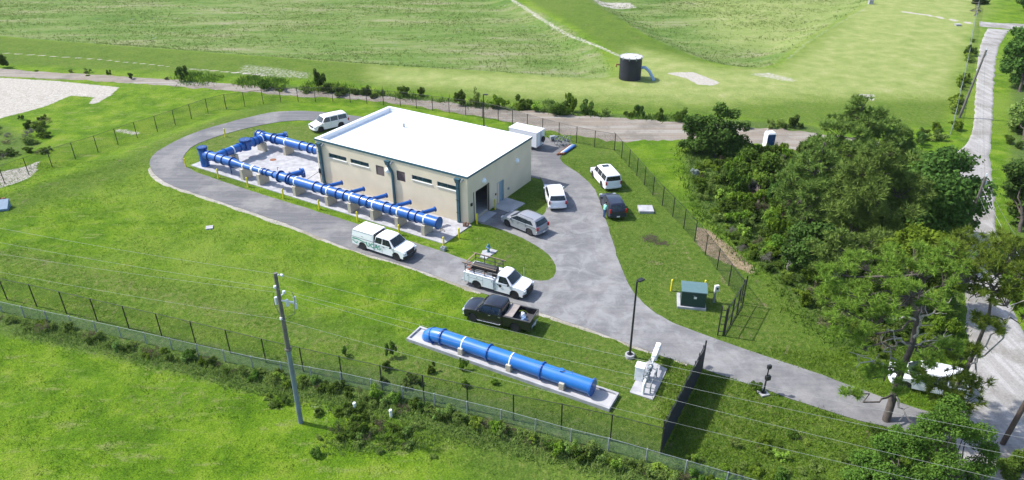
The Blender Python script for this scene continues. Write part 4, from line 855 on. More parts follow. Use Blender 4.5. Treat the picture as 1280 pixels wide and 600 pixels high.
        m = MB(); m.tube([(xr_+.25+.16*math.cos(a), -.45+.16*math.sin(a), .83+.03*i) for i, a in enumerate(np.linspace(0, 30, 60))][:50], .025, 6); m.v = [(a, b, min(c, 2.0)) for a, b, c in m.v]; o = m.build('coiled_hose', 'orange', None, smooth=60); t2.append(tag(o, 'orange hose coiled at the rear of the service truck bed', 'hose'))
        m = MB()
        for sg in (0, .3): m.tube([(xr_+.5, -.62-sg*.6, 1.5), (x1-.3, -.55-sg*.6, 1.55)], .022, 6)
        for k in range(8): m.tube([(xr_+.55+k*.24, -.62, 1.5), (xr_+.55+k*.24, -.8, 1.5)], .018, 6)
        o = m.build('ladder', 'galvanised', None); t2.append(tag(o, 'short aluminium ladder lying on the cabinet of the service truck', 'ladder'))
        m = MB(); m.box(xr_+1.4, xr_+1.9, -.5, -.05, .83, 1.25); m.box(xr_+1.45, xr_+1.85, -.45, -.1, 1.25, 1.29); o = m.build('toolbox', 'rust', None, bevel=.02); t2.append(tag(o, 'brown toolbox on the load floor of the service truck', 'toolbox'))
        M_ = Matrix.Translation((x, y, GZ(x, y)+onroad)) @ Matrix.Rotation(head, 4, 'Z')
        for o in t2: o.matrix_world = M_
        m = MB(); m.tube([(xc+.25, w-.15, hood), (xc+.2, w-.1, hood+.95)], .012, 5); m.build('aerial', 'sign_white', t)
        m = MB(); m.cyl((.45, -w-.0, .95), (.45, -w-.012, .95), .13, n=16); m.cyl((.45, w, .95), (.45, w+.012, .95), .13, n=16); m.build('door_emblem', 'plastic_black', t)
    for sx in (-1, 1):
        for sy in (-1, 1): wheel(t, sx*wb/2, sy*(w-.16), r, .26, rimm, 6 if rimm == 'alloy' else 8)
    return t
def from_wheels(rear, front, W, vis):   # rear/front wheel contact points of the visible side; vis=-1: right side visible
    a = G(*rear); b = G(*front); h = math.atan2(b[1]-a[1], b[0]-a[0]); mx, my = (a[0]+b[0])/2, (a[1]+b[1])/2
    off = (W/2-.1); nx, ny = (-math.sin(h), math.cos(h)); k = 1 if vis < 0 else -1
    return mx+nx*off*k, my+ny*off*k, h
x, y, h = from_wheels((455.5, 313), (496, 326), 2.02, -1)
pickup('white crew pickup with a white bed canopy and green lettering on its side', x, y, R(-30), 'paint_white', wb=3.98, L=6.2, cab_len=2.35, kind='cap')
x, y, h = from_wheels((597, 361), (643.5, 374), 2.02, -1)
pickup('white service truck with tool cabinets and a black ladder rack', x, y, R(-27), 'paint_white', wb=3.65, L=5.9, cab_len=1.65, kind='service', doors=1, cat='service truck', name='service_truck')
x, y, h = from_wheels((643.5, 414.5), (591.5, 401.5), 2.02, 1)
pickup('black crew pickup with chrome steps and an open bed parked on the grass', x, y, R(158), 'paint_black', wb=3.68, L=5.9, cab_len=2.35, kind='bed', grille='chrome', bumper='chrome', rimm='alloy', onroad=0)
bx_, by_ = x, y
# load in the black pickup's bed
M_ = Matrix.Translation((x, y, GZ(x, y))) @ Matrix.Rotation(R(158), 4, 'Z')
for i, (dx, dy, mat, lab) in enumerate(((-2.3, .15, 'hose_blue', 'blue wrapped bundle lying in the black pickup bed'), (-2.0, -.35, 'strap_white', 'white plastic bag of parts in the black pickup bed'))):
    m = MB(); n = 10
    for k in range(6): a = k*1.1; m.cyl((dx+.18*math.cos(a), dy+.18*math.sin(a), .70), (dx+.1*math.cos(a+1), dy+.12*math.sin(a+1), .98+.05*(k % 3)), .12, .05, n=8)
    o = m.build('load_bag', mat, None, smooth=60); o.matrix_world = M_; tag(o, lab, 'bag')
x, y, h = from_wheels((662, 295), (634, 282.8), 1.94, 1)
suv('silver grey suv parked at an angle beside the open building door', x, y, R(139), 'paint_silver', wb=2.92, L=4.82, W=1.94, H=1.76, belt=1.10, rake=.62, sunroof=False, rear=.34, sleek=True).location.z = .045
suv('white crossover suv parked on the asphalt, seen from behind', 4.6, 70.1, R(94), 'paint_white', wb=2.86, L=5.0, W=1.98, H=1.78, belt=1.10, rake=.55, rear=.28, rack=False, sunroof=False, trim='paint_white', sleek=True).location.z = .045
x, y, h = from_wheels((751.7, 234.7), (741.3, 220.9), 2.0, 1)
suv('big white suv with dark rear glass parked on the grass near the fence', x, y, R(104), 'paint_white', wb=2.95, L=5.13, W=2.0, H=1.9, belt=1.15, rake=.2, rear=.06, rack=True, sunroof=True)
x, y, h = from_wheels((759, 271), (751.5, 255), 1.9, 1)
suv('dark navy minivan with red tail lights parked on the grass edge', x, y, R(97), 'paint_navy', wb=2.9, L=4.75, W=1.88, H=1.72, belt=1.05, rake=.6, rear=.3, rack=False, sleek=True, cat='minivan', name='parked_minivan', tails=(.85, 1.25))
VX, VY = x, y
x, y, h = from_wheels((428, 159), (400, 165.6), 2.0, 1)
suv('big white suv parked beyond the left end of the building', x, y, R(-142+0), 'paint_white', wb=2.95, L=5.13, W=2.0, H=1.9, belt=1.15, rake=.2, rear=.06)
x, y, h = from_wheels((1186, 499), (1128, 486), 1.95, 1)
suv('white suv half hidden under the leaning pine by the road', x, y, R(160), 'paint_white', wb=2.95, L=5.0, W=1.98, H=1.75, belt=1.08, rake=.4, rear=.2, rack=False, rimm='steel_wheel')

# ------------------------------------------------------------------ enclosed trailer, spools and pipes on the yard
tr = thing('cargo_trailer', 'white enclosed cargo trailer parked behind the building', 'trailer', (.1, 87.2, .045), R(-31.5)); Lt, Wt = 4.1, 2.0
m = MB(); m.box(0, Lt, -Wt/2, Wt/2, .45, 2.35); m.build('box_body', 'paint_white_b', tr, bevel=.05)
m = MB(); m.box(-.02, Lt+.02, -Wt/2-.02, Wt/2+.02, 2.352, 2.40); m.build('roof', 'paint_white', tr, bevel=.02)
m = MB(); 
for q in (0, Lt-.04): m.box(q, q+.06, -Wt/2-.015, -Wt/2-.001, .45, 2.35)
m.box(0, Lt, -Wt/2-.015, -Wt/2-.001, .42, .5); m.build('corner_trim', 'galvanised', tr)
m = MB(); m.box(Lt+.001, Lt+.02, -Wt/2+.08, -.02, .55, 2.25); m.box(Lt+.001, Lt+.02, .02, Wt/2-.08, .55, 2.25); dd = m.build('rear_door', 'paint_white', tr)
m = MB(); m.tube([(Lt+.05, -.15, .6), (Lt+.05, -.15, 2.2)], .02, 6); m.tube([(Lt+.05, .15, .6), (Lt+.05, .15, 2.2)], .02, 6); m.build('lock_bar', 'galvanised', dd)
m = MB(); m.lathe([(.2, 0), (.36, 0), (.38, .05), (.36, .18), (.2, .18)], (Lt+.08, .35, 1.2), 'x', 20); m.build('spare_wheel', 'tyre', tr, smooth=40)
for sy in (-1, 1): wheel(tr, Lt*.55, sy*(Wt/2+.02-.1), .34, .2, 'steel_wheel', 6)
m = MB(); m.box(-1.2, 0, -.05, .05, .42, .5); m.tube([(0, -.8, .46), (-1.1, 0, .46)], .04, 6); m.tube([(0, .8, .46), (-1.1, 0, .46)], .04, 6); m.build('tow_bar', 'black_metal', tr)
def spool(px, r, lab, ax=0.6):
    x, y, z = at(*px); o_ = thing('cable_spool', lab, 'cable spool', (x, y, .045), ax, 'empty hose reels behind the building')
    m = MB()
    for sy in (-.32, .32):
        m.tube([(r*math.cos(a), sy, r+r*math.sin(a)) for a in np.linspace(0, 2*PI, 25)], .035, 6)
        for a in (0, PI/3, 2*PI/3): m.tube([(r*math.cos(a), sy, r+r*math.sin(a)), (-r*math.cos(a), sy, r-r*math.sin(a))], .022, 5)
    m.build('reel_frame', 'galvanised', o_); m = MB(); m.cyl((0, -.4, r), (0, .4, r), .12, n=12); m.build('hub', 'black_metal', o_)
spool((699, 182), .6, 'larger pale hose reel standing upright by the stacked pipes'); spool((708, 182), .62, 'hose reel nearest the grass corner of the yard', .9)
tq = thing('small_pump', 'small wheeled pump with black hose between trailer and reels', 'pump', at(691, 176)[:2]+(.045,), .4)
m = MB(); m.box(-.4, .3, -.25, .25, .25, .65); m.cyl((.3, 0, .4), (.6, 0, .4), .18, n=14); m.build('pump_body', 'galvanised', tq, bevel=.03)
m = MB(); m.tube([(-.5, -.2, .3), (-.9, -.2, .8), (-.9, .2, .8), (-.5, .2, .3)], .02, 6); m.build('handle', 'black_metal', tq); m = MB(); m.cyl((0, -.35, .18), (0, -.28, .18), .18, n=14); m.cyl((0, .28, .18), (0, .35, .18), .18, n=14); m.build('tyre', 'tyre', tq)
for i, (c, lab) in enumerate((('rust', 'leftmost of the loose pipes, rusty red, lying at the yard edge'), ('strap_white', 'second loose pipe at the yard edge, white with a red end'), ('hose_blue', 'third loose pipe at the yard edge, pale blue'), ('pipe_blue', 'outermost loose pipe on the grass side, deep blue'))):
    a = G(696.5+i*2.4, 194.5-i*.2); b = G(713+i*2.2, 182.0+i*.3); m = MB(); d = Vector((b[0]-a[0], b[1]-a[1], 0)); m.cyl((0, 0, .12), d+Vector((0, 0, .12)), .10, n=12, mi=0)
    u = d.normalized(); m.cyl(-u*.02+Vector((0, 0, .12)), u*.35+Vector((0, 0, .12)), .112, n=12, mi=1)
    o = m.build('loose_pipe', [c, 'rust'], smooth=40); o.location = (a[0], a[1], .045); tag(o, lab, 'pipe', 'loose pipes behind the building')

# ------------------------------------------------------------------ poles and lamps
def street_lamp(x, y, z0, hh, lab, arm):
    t = thing('street_lamp', lab, 'street lamp', (x, y, z0))
    m = MB(); m.cyl((0, 0, -.3), (0, 0, .28), .36, n=24); m.build('concrete_base', 'concrete_pale', t, bevel=.02)
    m = MB(); m.cyl((0, 0, .28), (0, 0, .31), .22, n=12); m.cyl((0, 0, .31), (0, 0, hh), .085, .065, n=12); m.build('pole', 'black_metal', t, smooth=40)
    m = MB(); m.box(-.06, .5, -.05, .05, hh-.08, hh-.02); m.box(.12, .62, -.17, .17, hh-.06, hh+.06); m.v = [(arm[0]*a-arm[1]*b, arm[1]*a+arm[0]*b, c) for a, b, c in m.v]; m.build('lamp_head', 'black_metal', t, bevel=.02)
x, y, z = at(787, 446); street_lamp(x, y, z, 6.7, 'tall black lamp post on a round white base beside the driveway', (.8, .6))
street_lamp(-14.3, 83.6, 0, 7.2, 'black lamp post rising behind the white roof', (.9, .4)) if False else None
x, y = G(605, 160, 0); street_lamp(x, y, 0, 4.7, 'black lamp post standing behind the white roof near the fence', (.95, -.3))
def utility_pole(u, v, hh, lab, mat, steel=False, arms=True, lean=(0, 0)):
    x, y, z = at(u, v); t = thing('utility_pole', lab, 'utility pole', (x, y, z)); tx, ty = lean
    m = MB(); k = .52 if steel else 1
    m.cyl((0, 0, -.3), (tx*k, ty*k, hh*k), .17, lerp(.17, .12, k), n=14); m.build('pole', mat, t, smooth=40)
    if steel: m = MB(); m.cyl((tx*k, ty*k, hh*k), (tx, ty, hh), .15, .11, n=14); m.cyl((tx*k, ty*k, hh*k-.05), (tx*k, ty*k, hh*k+.1), .22, n=14); m.build('upper_pole', 'pole_wood_grey', t, smooth=40)
    return t, x, y, z
UPL, ux, uy, uz = utility_pole(376, 528, 11.9, 'grey two-tone utility pole rising from the mown grass', 'pole_steel', True, lean=(.15, 0))
WD = Vector((math.cos(R(-24)), math.sin(R(-24)), 0)); WN = Vector((-WD.y, WD.x, 0))
wz = [11.65, 10.95, 10.2, 8.6]
woff = [.28, -.2, .45, -.14]
for k, (z_, o_) in enumerate(zip(wz, woff)):
    p_ = Vector((.15*z_/11.9, 0, z_)); q_ = p_+WN*o_; m = MB()
    m.tube([p_, q_], .04, 6); 
    for j in range(4): m.cyl(q_+WD*(-.28+j*.04) if k == 0 else q_+Vector((0, 0, -.02+j*.05)), (q_+WD*(-.255+j*.04)) if k == 0 else q_+Vector((0, 0, .01+j*.05)), .09 if j % 2 else .06, n=12)
    if k == 0:
        for j in range(4): m.cyl(q_+WD*(.16+j*.04), q_+WD*(.185+j*.04), .09, n=12)
    m.build('insulator', 'insulator', UPL, smooth=40)
m = MB(); m.box(-.02, .02, -.02, .02, 0, 1); m.v = []; m.f = []; m.m = []
for j in range(2): m.tube([Vector((.13, 0, 9.95)), Vector((.13, 0, 9.85+.1*j))+WD*(.9+.15*j)+WN*(.2)], .05, 6); m.cyl(Vector((.13, 0, 9.5+.5*j))+WD*(1.0)+WN*.2, Vector((.13, 0, 9.85+.5*j))+WD*(1.0)+WN*.2, .09, n=10)
m.cyl(Vector((.13, 0, 9.6))+WD*.45+WN*.1, Vector((.13, 0, 10.05))+WD*.45+WN*.1, .1, n=10); m.cyl(Vector((.13, 0, 9.6))-WD*.3, Vector((.13, 0, 10.1))-WD*.3, .1, n=10); m.build('fuse_switch', 'insulator', UPL, smooth=40)
m = MB(); m.tube([Vector((.1, 0, 10.9))+WD*1.1, Vector((.1, 0, 10.4))+WD*1.25, Vector((.1, 0, 9.3))+WD*1.05, Vector((.1, 0, 8.6))+WD*.2], .018, 5); m.tube([Vector((.13, 0, 10.4))-WD*.4, Vector((.13, 0, 9.5))-WD*.5, Vector((.13, 0, 8.9))-WD*.2], .018, 5); m.build('jumper_cable', 'wire_dark', UPL)
def wire(name, a, b, r, sag, lab, mat='wire', n=24, group=None):
    a = Vector(a); b = Vector(b); m = MB(); m.tube([a.lerp(b, i/n)-Vector((0, 0, sag*4*(i/n)*(1-i/n))) for i in range(n+1)], r, 5)
    return tag(m.build(name, mat, smooth=60), lab, 'power line', group)
lw = ['topmost', 'second highest', 'third highest', 'lowest']
ends_r = [(930, 477), (930, 499), (930, 521.5), (930, 549)]; ends_l = [(0, 283), (0, 301), (0, 315), (0, 338)]
for k, (z_, o_) in enumerate(zip(wz, woff)):
    P0 = Vector((ux, uy, uz))+Vector((.15*z_/11.9, 0, z_))+WN*o_
    for side, ep in (('left', ends_l[k]), ('right', ends_r[k])):
        g_ = G(ep[0], ep[1], z_-(.5 if side == 'right' else .4)+uz); d = Vector((g_[0], g_[1], z_-.4+uz))-P0; Lw = 46.0; dd_ = d.normalized(); dd_.z = 0
        wire('power_line', P0, P0+dd_*Lw, .006, .55, '%s of the four power lines running %s of the grey pole' % (lw[k], side))
PL = []
for (u, v, hh, lab, mt, ln) in ((1199, 147, 9.5, 'thin dark utility pole leaning beside the far shell road', 'pole_wood_grey', (.8, 0)), (1196, 318, 8.0, 'utility pole whose top shows against the shell road above the dark oak', 'pole_wood_grey', (.2, 0)), (1252, 556, 10.5, 'brown utility pole cut off by the right edge near the wide road', 'pole_wood', (.9, 0))):
    q, x, y, z = utility_pole(u, v, hh, lab, mt, lean=ln); PL.append((x+ln[0]*.97, y+ln[1], z+hh-.25))
    if hh > 10: m = MB(); m.cyl((ln[0]*.5+.35, 0, 5.0), (ln[0]*.5+.35, 0, 5.8), .25, n=16); m.build('transformer_can', 'hose_blue', q, smooth=40)
    m = MB(); m.cyl((ln[0], 0, hh), (ln[0], 0, hh+.25), .06, n=8); m.cyl((ln[0]*.93+.2, 0, hh-.8), (ln[0]*.93+.2, 0, hh-.5), .07, n=8); m.build('insulator', 'insulator', q)
far_ = (PL[0][0]+26, PL[0][1]+62, 9)
for i, (a, b) in enumerate(((PL[0], PL[1]), (PL[1], PL[2]))):
    for j, dz in enumerate((0, -.8, -1.7)):
        wire('power_line', (a[0], a[1], a[2]-dz*-1), (b[0], b[1], b[2]+dz), .012, .6, '%s power line on the %s span over the shell road' % (('upper', 'middle', 'lower')[j], ('farther', 'nearer')[i]), 'wire' if j else 'wire_dark')

# pedestal with keypad by the driveway
x, y, z = at(954, 492); t = thing('gate_keypad_post', 'short black keypad post on a small white concrete base', 'keypad post', (x, y, z), .3)
m = MB(); m.box(-.32, .32, -.32, .32, -.2, .12); m.build('concrete_base', 'concrete_pale', t, bevel=.02)
m = MB(); m.cyl((0, 0, .12), (0, 0, .15), .18, n=12); m.tube([(0, 0, .15), (0, 0, .9), (.1, .1, 1.4), (.12, .12, 2.3)], [.07, .06, .05, .04], 10); m.build('post', 'black_metal', t, smooth=40)
m = MB(); m.box(.0, .35, -.05, .2, 1.15, 1.5); m.build('keypad_box', 'black_metal', t, bevel=.02); m = MB(); m.box(.0, .28, .02, .22, 2.1, 2.4); m.build('camera_box', 'black_metal', t, bevel=.02)

# ------------------------------------------------------------------ electrical transformer, meter post, vaults
tq = G(830.5, 383); t = thing('electrical_transformer', 'dark green electrical transformer cabinet on a white concrete pad', 'transformer', (13.95, 49.75, 0), math.atan2(-.70, 2.24)+.12)
m = MB(); m.box(-.2, 2.15, -.15, 2.0, -.1, .2); m.build('concrete_base', 'concrete_pale', t, bevel=.02)
m = MB(); m.box(.05, 2.05, .0, 1.5, .2, 1.65); m.build('cabinet', 'transformer_green', t, bevel=.02)
m = MB(); m.add([(0, -.06, 1.66), (2.1, -.06, 1.66), (2.1, 1.0, 1.78), (0, 1.0, 1.78), (2.1, 1.55, 1.70), (0, 1.55, 1.70), (0, -.06, 1.58), (2.1, -.06, 1.58), (2.1, 1.55, 1.58), (0, 1.55, 1.58)], [(0, 1, 2, 3), (3, 2, 4, 5), (6, 7, 1, 0), (7, 8, 4, 2, 1), (9, 8, 4, 5), (6, 9, 5, 3, 0)]); m.build('lid', 'transformer_lid', t)
m = MB(); m.box(1.0, 1.02, -.004, .0, .25, 1.6); m.box(.2, .95, -.004, .0, .3, .32); m.build('door_gap', 'plastic_black', t)
m = MB(); m.box(1.05, 1.28, -.03, -.005, 1.0, 1.2); m.build('warning_label', 'sign_white', t); m = MB(); m.cyl((1.12, -.08, 1.25), (1.12, -.01, 1.25), .03, n=8); m.cyl((.98, -.05, 1.3), (1.12, -.05, 1.3), .02, n=6); m.build('door_handle', 'galvanised', t)
m = MB(); m.box(.15, 2.0, 1.5, 1.98, .2, 1.35); m.build('cooling_fins', 'transformer_green', t)
bollard(13.75, 52.3, 0, 'behind the left corner of the dark green transformer'); bollard(16.6, 52.2, 0, 'behind the right corner of the dark green transformer')
x, y, z = at(892, 378); t = thing('meter_post', 'pale grey meter post with a small box beside the green transformer', 'meter post', (x, y, z), .2)
m = MB(); m.box(-.08, .08, -.06, .06, -.1, 1.4); m.build('post', 'galvanised', t); m = MB(); m.box(-.12, .25, -.12, .1, 1.1, 1.7); m.build('meter_box', 'sign_white', t, bevel=.02); m = MB(); m.cyl((.08, -.13, 1.45), (.08, -.18, 1.45), .08, n=12); m.build('meter_dial', 'plastic_black', t)
x, y, z = at(799, 267); m = MB(); m.box(0, 1.55, 0, 1.5, -.1, .28); o = m.build('concrete_vault', 'concrete_pale', bevel=.02); o.location = (x, y, z); o.rotation_euler = (0, 0, -.02); tag(o, 'low white concrete vault lid on the grass by the far fence', 'vault')
x, y, z = at(262, 285); m = MB(); m.box(-.35, .35, -.35, .35, -.1, .12); o = m.build('valve_box', 'concrete_pale', bevel=.02); o.location = (x, y, z); o.rotation_euler = (0, 0, .3); tag(o, 'small white valve box alone on the left lawn', 'valve box')
for (u, v), lab in (((444, 512), 'left short white vent pipe in the weeds right of the grey pole'), ((489, 521), 'right short white vent pipe in the weeds right of the grey pole')):
    x, y, z = at(u, v); m = MB(); m.cyl((0, 0, -.1), (0, 0, .5), .10, n=12); m.lathe([(.12, .5), (.13, .56), (.1, .63), (.001, .66)], n=12); o = m.build('vent_pipe', 'strap_white', smooth=40); o.location = (x, y, z); tag(o, lab, 'vent pipe')
# hydrant on its slab
x, y, z = at(610, 318); tag_s = sheet('hydrant_slab', [G(603, 314), G(614, 311.5), G(622, 314), G(608, 324), G(600, 322)], [], 'concrete_pale', .07)
t = thing('fire_hydrant', 'small teal and blue fire hydrant on a concrete slab behind the service truck', 'fire hydrant', G(610.5, 315.5)+(.07,))
m = MB(); m.lathe([(.17, 0), (.17, .05), (.12, .06), (.12, .6), (.15, .62), (.15, .68), (.12, .75), (.06, .83), (.001, .85)], n=16); m.build('barrel', 'hydrant_green', t, smooth=40)
m = MB(); m.cyl((-.22, 0, .48), (.22, 0, .48), .06, n=12); m.cyl((0, 0, .45), (0, -.24, .45), .08, n=12); m.build('outlet', 'hose_blue', t, smooth=40)
x, y = BU(.75, -5.3); m = MB(); m.box(-.28, .22, -.2, .2, 0, .35); m.cyl((-.05, -.1, .35), (-.05, -.1, .5), .08, n=10); m.cyl((.12, .05, .35), (.12, .05, .45), .06, n=10); o = m.build('water_meter', 'galvanised', bevel=.03); o.location = (x, y-.25, .0); o.rotation_euler = (0, 0, YAW); tag(o, 'small grey meter box at the foot of the corner bollard', 'meter box')
x, y = BU(.05, -.45); m = MB()
for k in range(5): m.cyl((k*.13-.3, .1*math.sin(k*2), 0), (k*.13-.3, .1*math.sin(k*2), .25+.12*(k % 3)), .07, .05, n=8)
m.tube([(-.35, 0, .3), (0, .1, .4), (.3, 0, .25)], .04, 6); o = m.build('valve_cluster', 'rust', smooth=40); o.location = (x, y-.1, .09); tag(o, 'cluster of small rusty valves at the building corner', 'valves')
# backflow preventer
P0 = G(800, 492, .05); P1 = G(818, 499, .05); P2 = G(826, 462, .05)
bk = math.atan2(P2[1]-P1[1], P2[0]-P1[0]); 
sheet('backflow_pad', [G(787, 491), G(816, 500.5), G(834, 462), G(812, 451), G(800, 458), G(795, 475)], [], 'concrete_pale', .07)
C0 = G(805, 494); C1 = G(824, 444); t = thing('backflow_preventer', 'white and silver backflow valve assembly with a white box on a pad', 'backflow valve', (C0[0]-.1, C0[1], .07), math.atan2(C1[1]-C0[1], C1[0]-C0[0]))
LL = math.dist(C0, C1)
m = MB(); m.tube([(.1, 0, 0), (.1, 0, .75), (.25, 0, .95), (LL-.9, 0, .95), (LL-.6, 0, .8), (LL-.3, 0, 0)], .10, 14); m.build('pipe_run', 'strap_white', t, smooth=50)
m = MB(); m.box(LL*.62, LL*.97, -.22, .22, .78, 1.25); m.v = [(a, b*(.8 if c > 1 else 1), c) for a, b, c in m.v]; m.build('pipe_jacket', 'strap_white', t, bevel=.05)
m = MB()
for s in (.5, .8, 1.25, 1.7, 2.1): m.cyl((s-.03, 0, .95), (s+.03, 0, .95), .2, n=16)
m.cyl((1.02, 0, .9), (1.02, 0, 1.35), .14, n=12); m.cyl((1.48, 0, .9), (1.48, 0, 1.35), .14, n=12); m.tube([(1.02, 0, 1.35), (1.25, -.15, 1.5), (1.48, 0, 1.35)], .04, 8); m.build('check_valves', 'galvanised', t, smooth=40)
for s in (.5, 2.1):
    m = MB(); m.cyl((s, 0, 1.0), (s, 0, 1.5), .03, n=8); m.tube([(s+.17*math.cos(a), .17*math.sin(a), 1.5) for a in np.linspace(0, 2*PI, 17)], .02, 6); m.tube([(s-.17, 0, 1.5), (s+.17, 0, 1.5)], .015, 5); m.build('hand_wheel', 'galvanised', t)
m = MB(); m.tube([(.3, -.45, 0), (.3, -.45, .8), (2.2, -.45, .8), (2.2, -.45, 0)], .05, 8); m.tube([(.5, -.45, .8), (.5, -.1, .9)], .04, 6); m.tube([(2.0, -.45, .8), (2.0, -.1, .9)], .04, 6); m.build('bypass_pipe', 'galvanised', t, smooth=50)
m = MB(); m.box(1.3, 2.0, .32, .95, 0, 1.15); m.box(1.27, 2.03, .29, .98, 1.15, 1.2); m.build('heater_box', 'strap_white', t, bevel=.02)
m = MB()
for s in (.8, 1.9): m.box(s-.04, s+.04, -.04, .04, 0, .85)
m.build('stand', 'galvanised', t)

# ------------------------------------------------------------------ black tank with spout, portable toilet, far objects
x, y, z = at(787, 98); t = thing('storage_tank', 'round black corrugated tank with pale top and a blue spout in the field', 'tank', (x, y, z))
m = MB(); m.lathe([(1.75+.03*math.sin(i*PI), -.3+i*.1) for i in range(0, 40)], n=40); v = [(1.76+(.03 if k % 2 else 0), -.3+k*.16) for k in range(25)]; m = MB(); m.lathe(v, n=40); m.build('tank_wall', 'tank_black', t, smooth=30)
m = MB(); m.cyl((0, 0, 3.55), (0, 0, 3.64), 1.86, n=40); m.build('top_plate', 'concrete', t); m = MB(); m.cyl((.1, .1, 3.64), (.1, .1, 3.72), .6, n=20); m.build('hatch', 'strap_white', t)
m = MB(); 
for k in range(10): a = k*2*PI/10; m.box(1.8*math.cos(a)-.07, 1.8*math.cos(a)+.07, 1.8*math.sin(a)-.07, 1.8*math.sin(a)+.07, 3.3, 3.75)
m.build('bracket', 'galvanised', t)
m = MB(); m.tube([(1.6, -.5, 1.9), (2.2, -.8, 2.05), (2.9, -1.1, 1.5), (3.5, -1.3, .5), (3.7, -1.4, .05)], .24, 12); m.build('spout', 'hose_blue', t, smooth=50)
m = MB(); m.tube([(-1.7, .2, 2.2), (-2.3, .1, 2.3), (-2.3, .1, 1.9)], .12, 8); m.build('inlet_pipe', 'rust', t)
x, y, z = at(960, 184); t = thing('portable_toilet', 'dark blue portable toilet with a white roof beside the dirt road', 'portable toilet', (x, y, z), .15); t.scale = (.85, .85, .9)
m = MB(); m.box(-.6, .6, -.6, .6, 0, 2.05); m.build('cabin', 'toilet_blue', t, bevel=.04); m = MB(); m.add([(-.65, -.65, 2.052), (.65, -.65, 2.052), (.65, .65, 2.052), (-.65, .65, 2.052), (-.55, -.5, 2.3), (.55, -.5, 2.3), (.55, .5, 2.3), (-.55, .5, 2.3)], [(0, 3, 2, 1), (4, 5, 6, 7), (0, 1, 5, 4), (1, 2, 6, 5), (2, 3, 7, 6), (3, 0, 4, 7)]); m.build('roof', 'strap_white', t, bevel=.05)
m = MB(); m.box(-.66, -.605, -.6, .6, .1, 2.0); m.build('side_panel', 'strap_white', t); m = MB(); m.box(-.4, .4, -.63, -.602, .1, 1.95); dr = m.build('door', 'toilet_blue', t); m = MB(); m.box(.25, .33, -.67, -.632, 1.0, 1.1); m.build('handle', 'galvanised', dr); m = MB(); m.cyl((-.4, .4, 2.2), (-.4, .4, 2.6), .05, n=8); m.build('vent_stack', 'strap_white', t)
x, y, z = at(-1, 262); t = thing('control_panel', 'slate blue sloping lid box with rusty parts at the left frame edge', 'box', (x, y, z), .3)
m = MB(); m.add([(-.9, -.6, 0), (1.0, -.6, 0), (1.0, .6, 0), (-.9, .6, 0), (-.9, -.6, .25), (1.0, -.6, .25), (1.0, .6, .9), (-.9, .6, .9)], [(0, 3, 2, 1), (4, 5, 6, 7), (0, 1, 5, 4), (1, 2, 6, 5), (2, 3, 7, 6), (3, 0, 4, 7)]); m.build('housing', 'tarp_blue', t, bevel=.03)
m = MB(); m.cyl((-.3, 1.2, 0), (-.3, 1.2, 1.1), .25, n=12); m.cyl((.2, 1.1, 0), (.2, 1.1, .8), .18, n=12); m.cyl((-.6, 1.2, .7), (.5, 1.2, .7), .1, n=10); m.build('rusty_valve', 'rust', t, smooth=40)
for (u, v), lab, s in (((1088, 5), 'small grey monitoring box at the top edge of the field', 1.0), ((1197, 32), 'low white marker slab beside the far sandy track', 1.0)):
    x, y, z = at(u, v); m = MB(); m.box(-.5*s, .5*s, -.4*s, .4*s, -.1, .9*s if u < 1100 else .3); m.box(-.6*s, .6*s, -.5*s, .5*s, .9*s if u < 1100 else .3, 1.0*s if u < 1100 else .36); o = m.build('marker_block', 'concrete_pale', bevel=.03); o.location = (x, y, z); tag(o, lab, 'concrete block')
def rock(u, v, s, lab):
    x, y, z = at(u, v); import bmesh
    bm = bmesh.new(); bmesh.ops.create_icosphere(bm, subdivisions=3, radius=s)
    for q in bm.verts: n_ = mnoise.noise(q.co*1.6/s+Vector((u, 0, 0))); q.co *= 1+.35*n_; q.co.z *= .6
    me = bpy.data.meshes.new('boulder'); bm.to_mesh(me); bm.free(); me.materials.append(MT['rock']); o = bpy.data.objects.new('boulder', me); COL.objects.link(o); o.location = (x, y, z+.1*s); tag(o, lab, 'rock')
rock(1272, 98, .9, 'grey boulder with reddish top by the right-hand shrubs')

# ------------------------------------------------------------------ fences
def chain_material(name, c, cell=.06, wire=.006, veil=.0):
    m, nt, b = newmat(name); L = nt.links.new; out = nt.nodes['Material Output']
    uv = N(nt, 'ShaderNodeUVMap', uv_map='UVMap'); sep = N(nt, 'ShaderNodeSeparateXYZ'); L(uv.outputs[0], sep.inputs[0])
    fs = []
    for op in ('ADD', 'SUBTRACT'):
        a = N(nt, 'ShaderNodeMath', operation=op); L(sep.outputs[0], a.inputs[0]); L(sep.outputs[1], a.inputs[1])
        d = N(nt, 'ShaderNodeMath', operation='DIVIDE', ins={1: cell*1.414}); L(a.outputs[0], d.inputs[0]); f = N(nt, 'ShaderNodeMath', operation='FRACT'); L(d.outputs[0], f.inputs[0])
        lt = N(nt, 'ShaderNodeMath', operation='LESS_THAN', ins={1: wire/cell}); L(f.outputs[0], lt.inputs[0]); fs.append(lt.outputs[0])
    mx = N(nt, 'ShaderNodeMath', operation='MAXIMUM'); L(fs[0], mx.inputs[0]); L(fs[1], mx.inputs[1])
    tr_ = N(nt, 'ShaderNodeBsdfTransparent'); ms = N(nt, 'ShaderNodeMixShader'); L(mx.outputs[0], ms.inputs[0]); L(tr_.outputs[0], ms.inputs[1]); L(b.outputs[0], ms.inputs[2]); L(ms.outputs[0], out.inputs[0])
    b.inputs['Base Color'].default_value = (*c, 1); b.inputs['Roughness'].default_value = .6
chain_material('mesh_black', (.02, .022, .024), .06, .0062); chain_material('mesh_galv', (.20, .27, .25), .055, .0085)
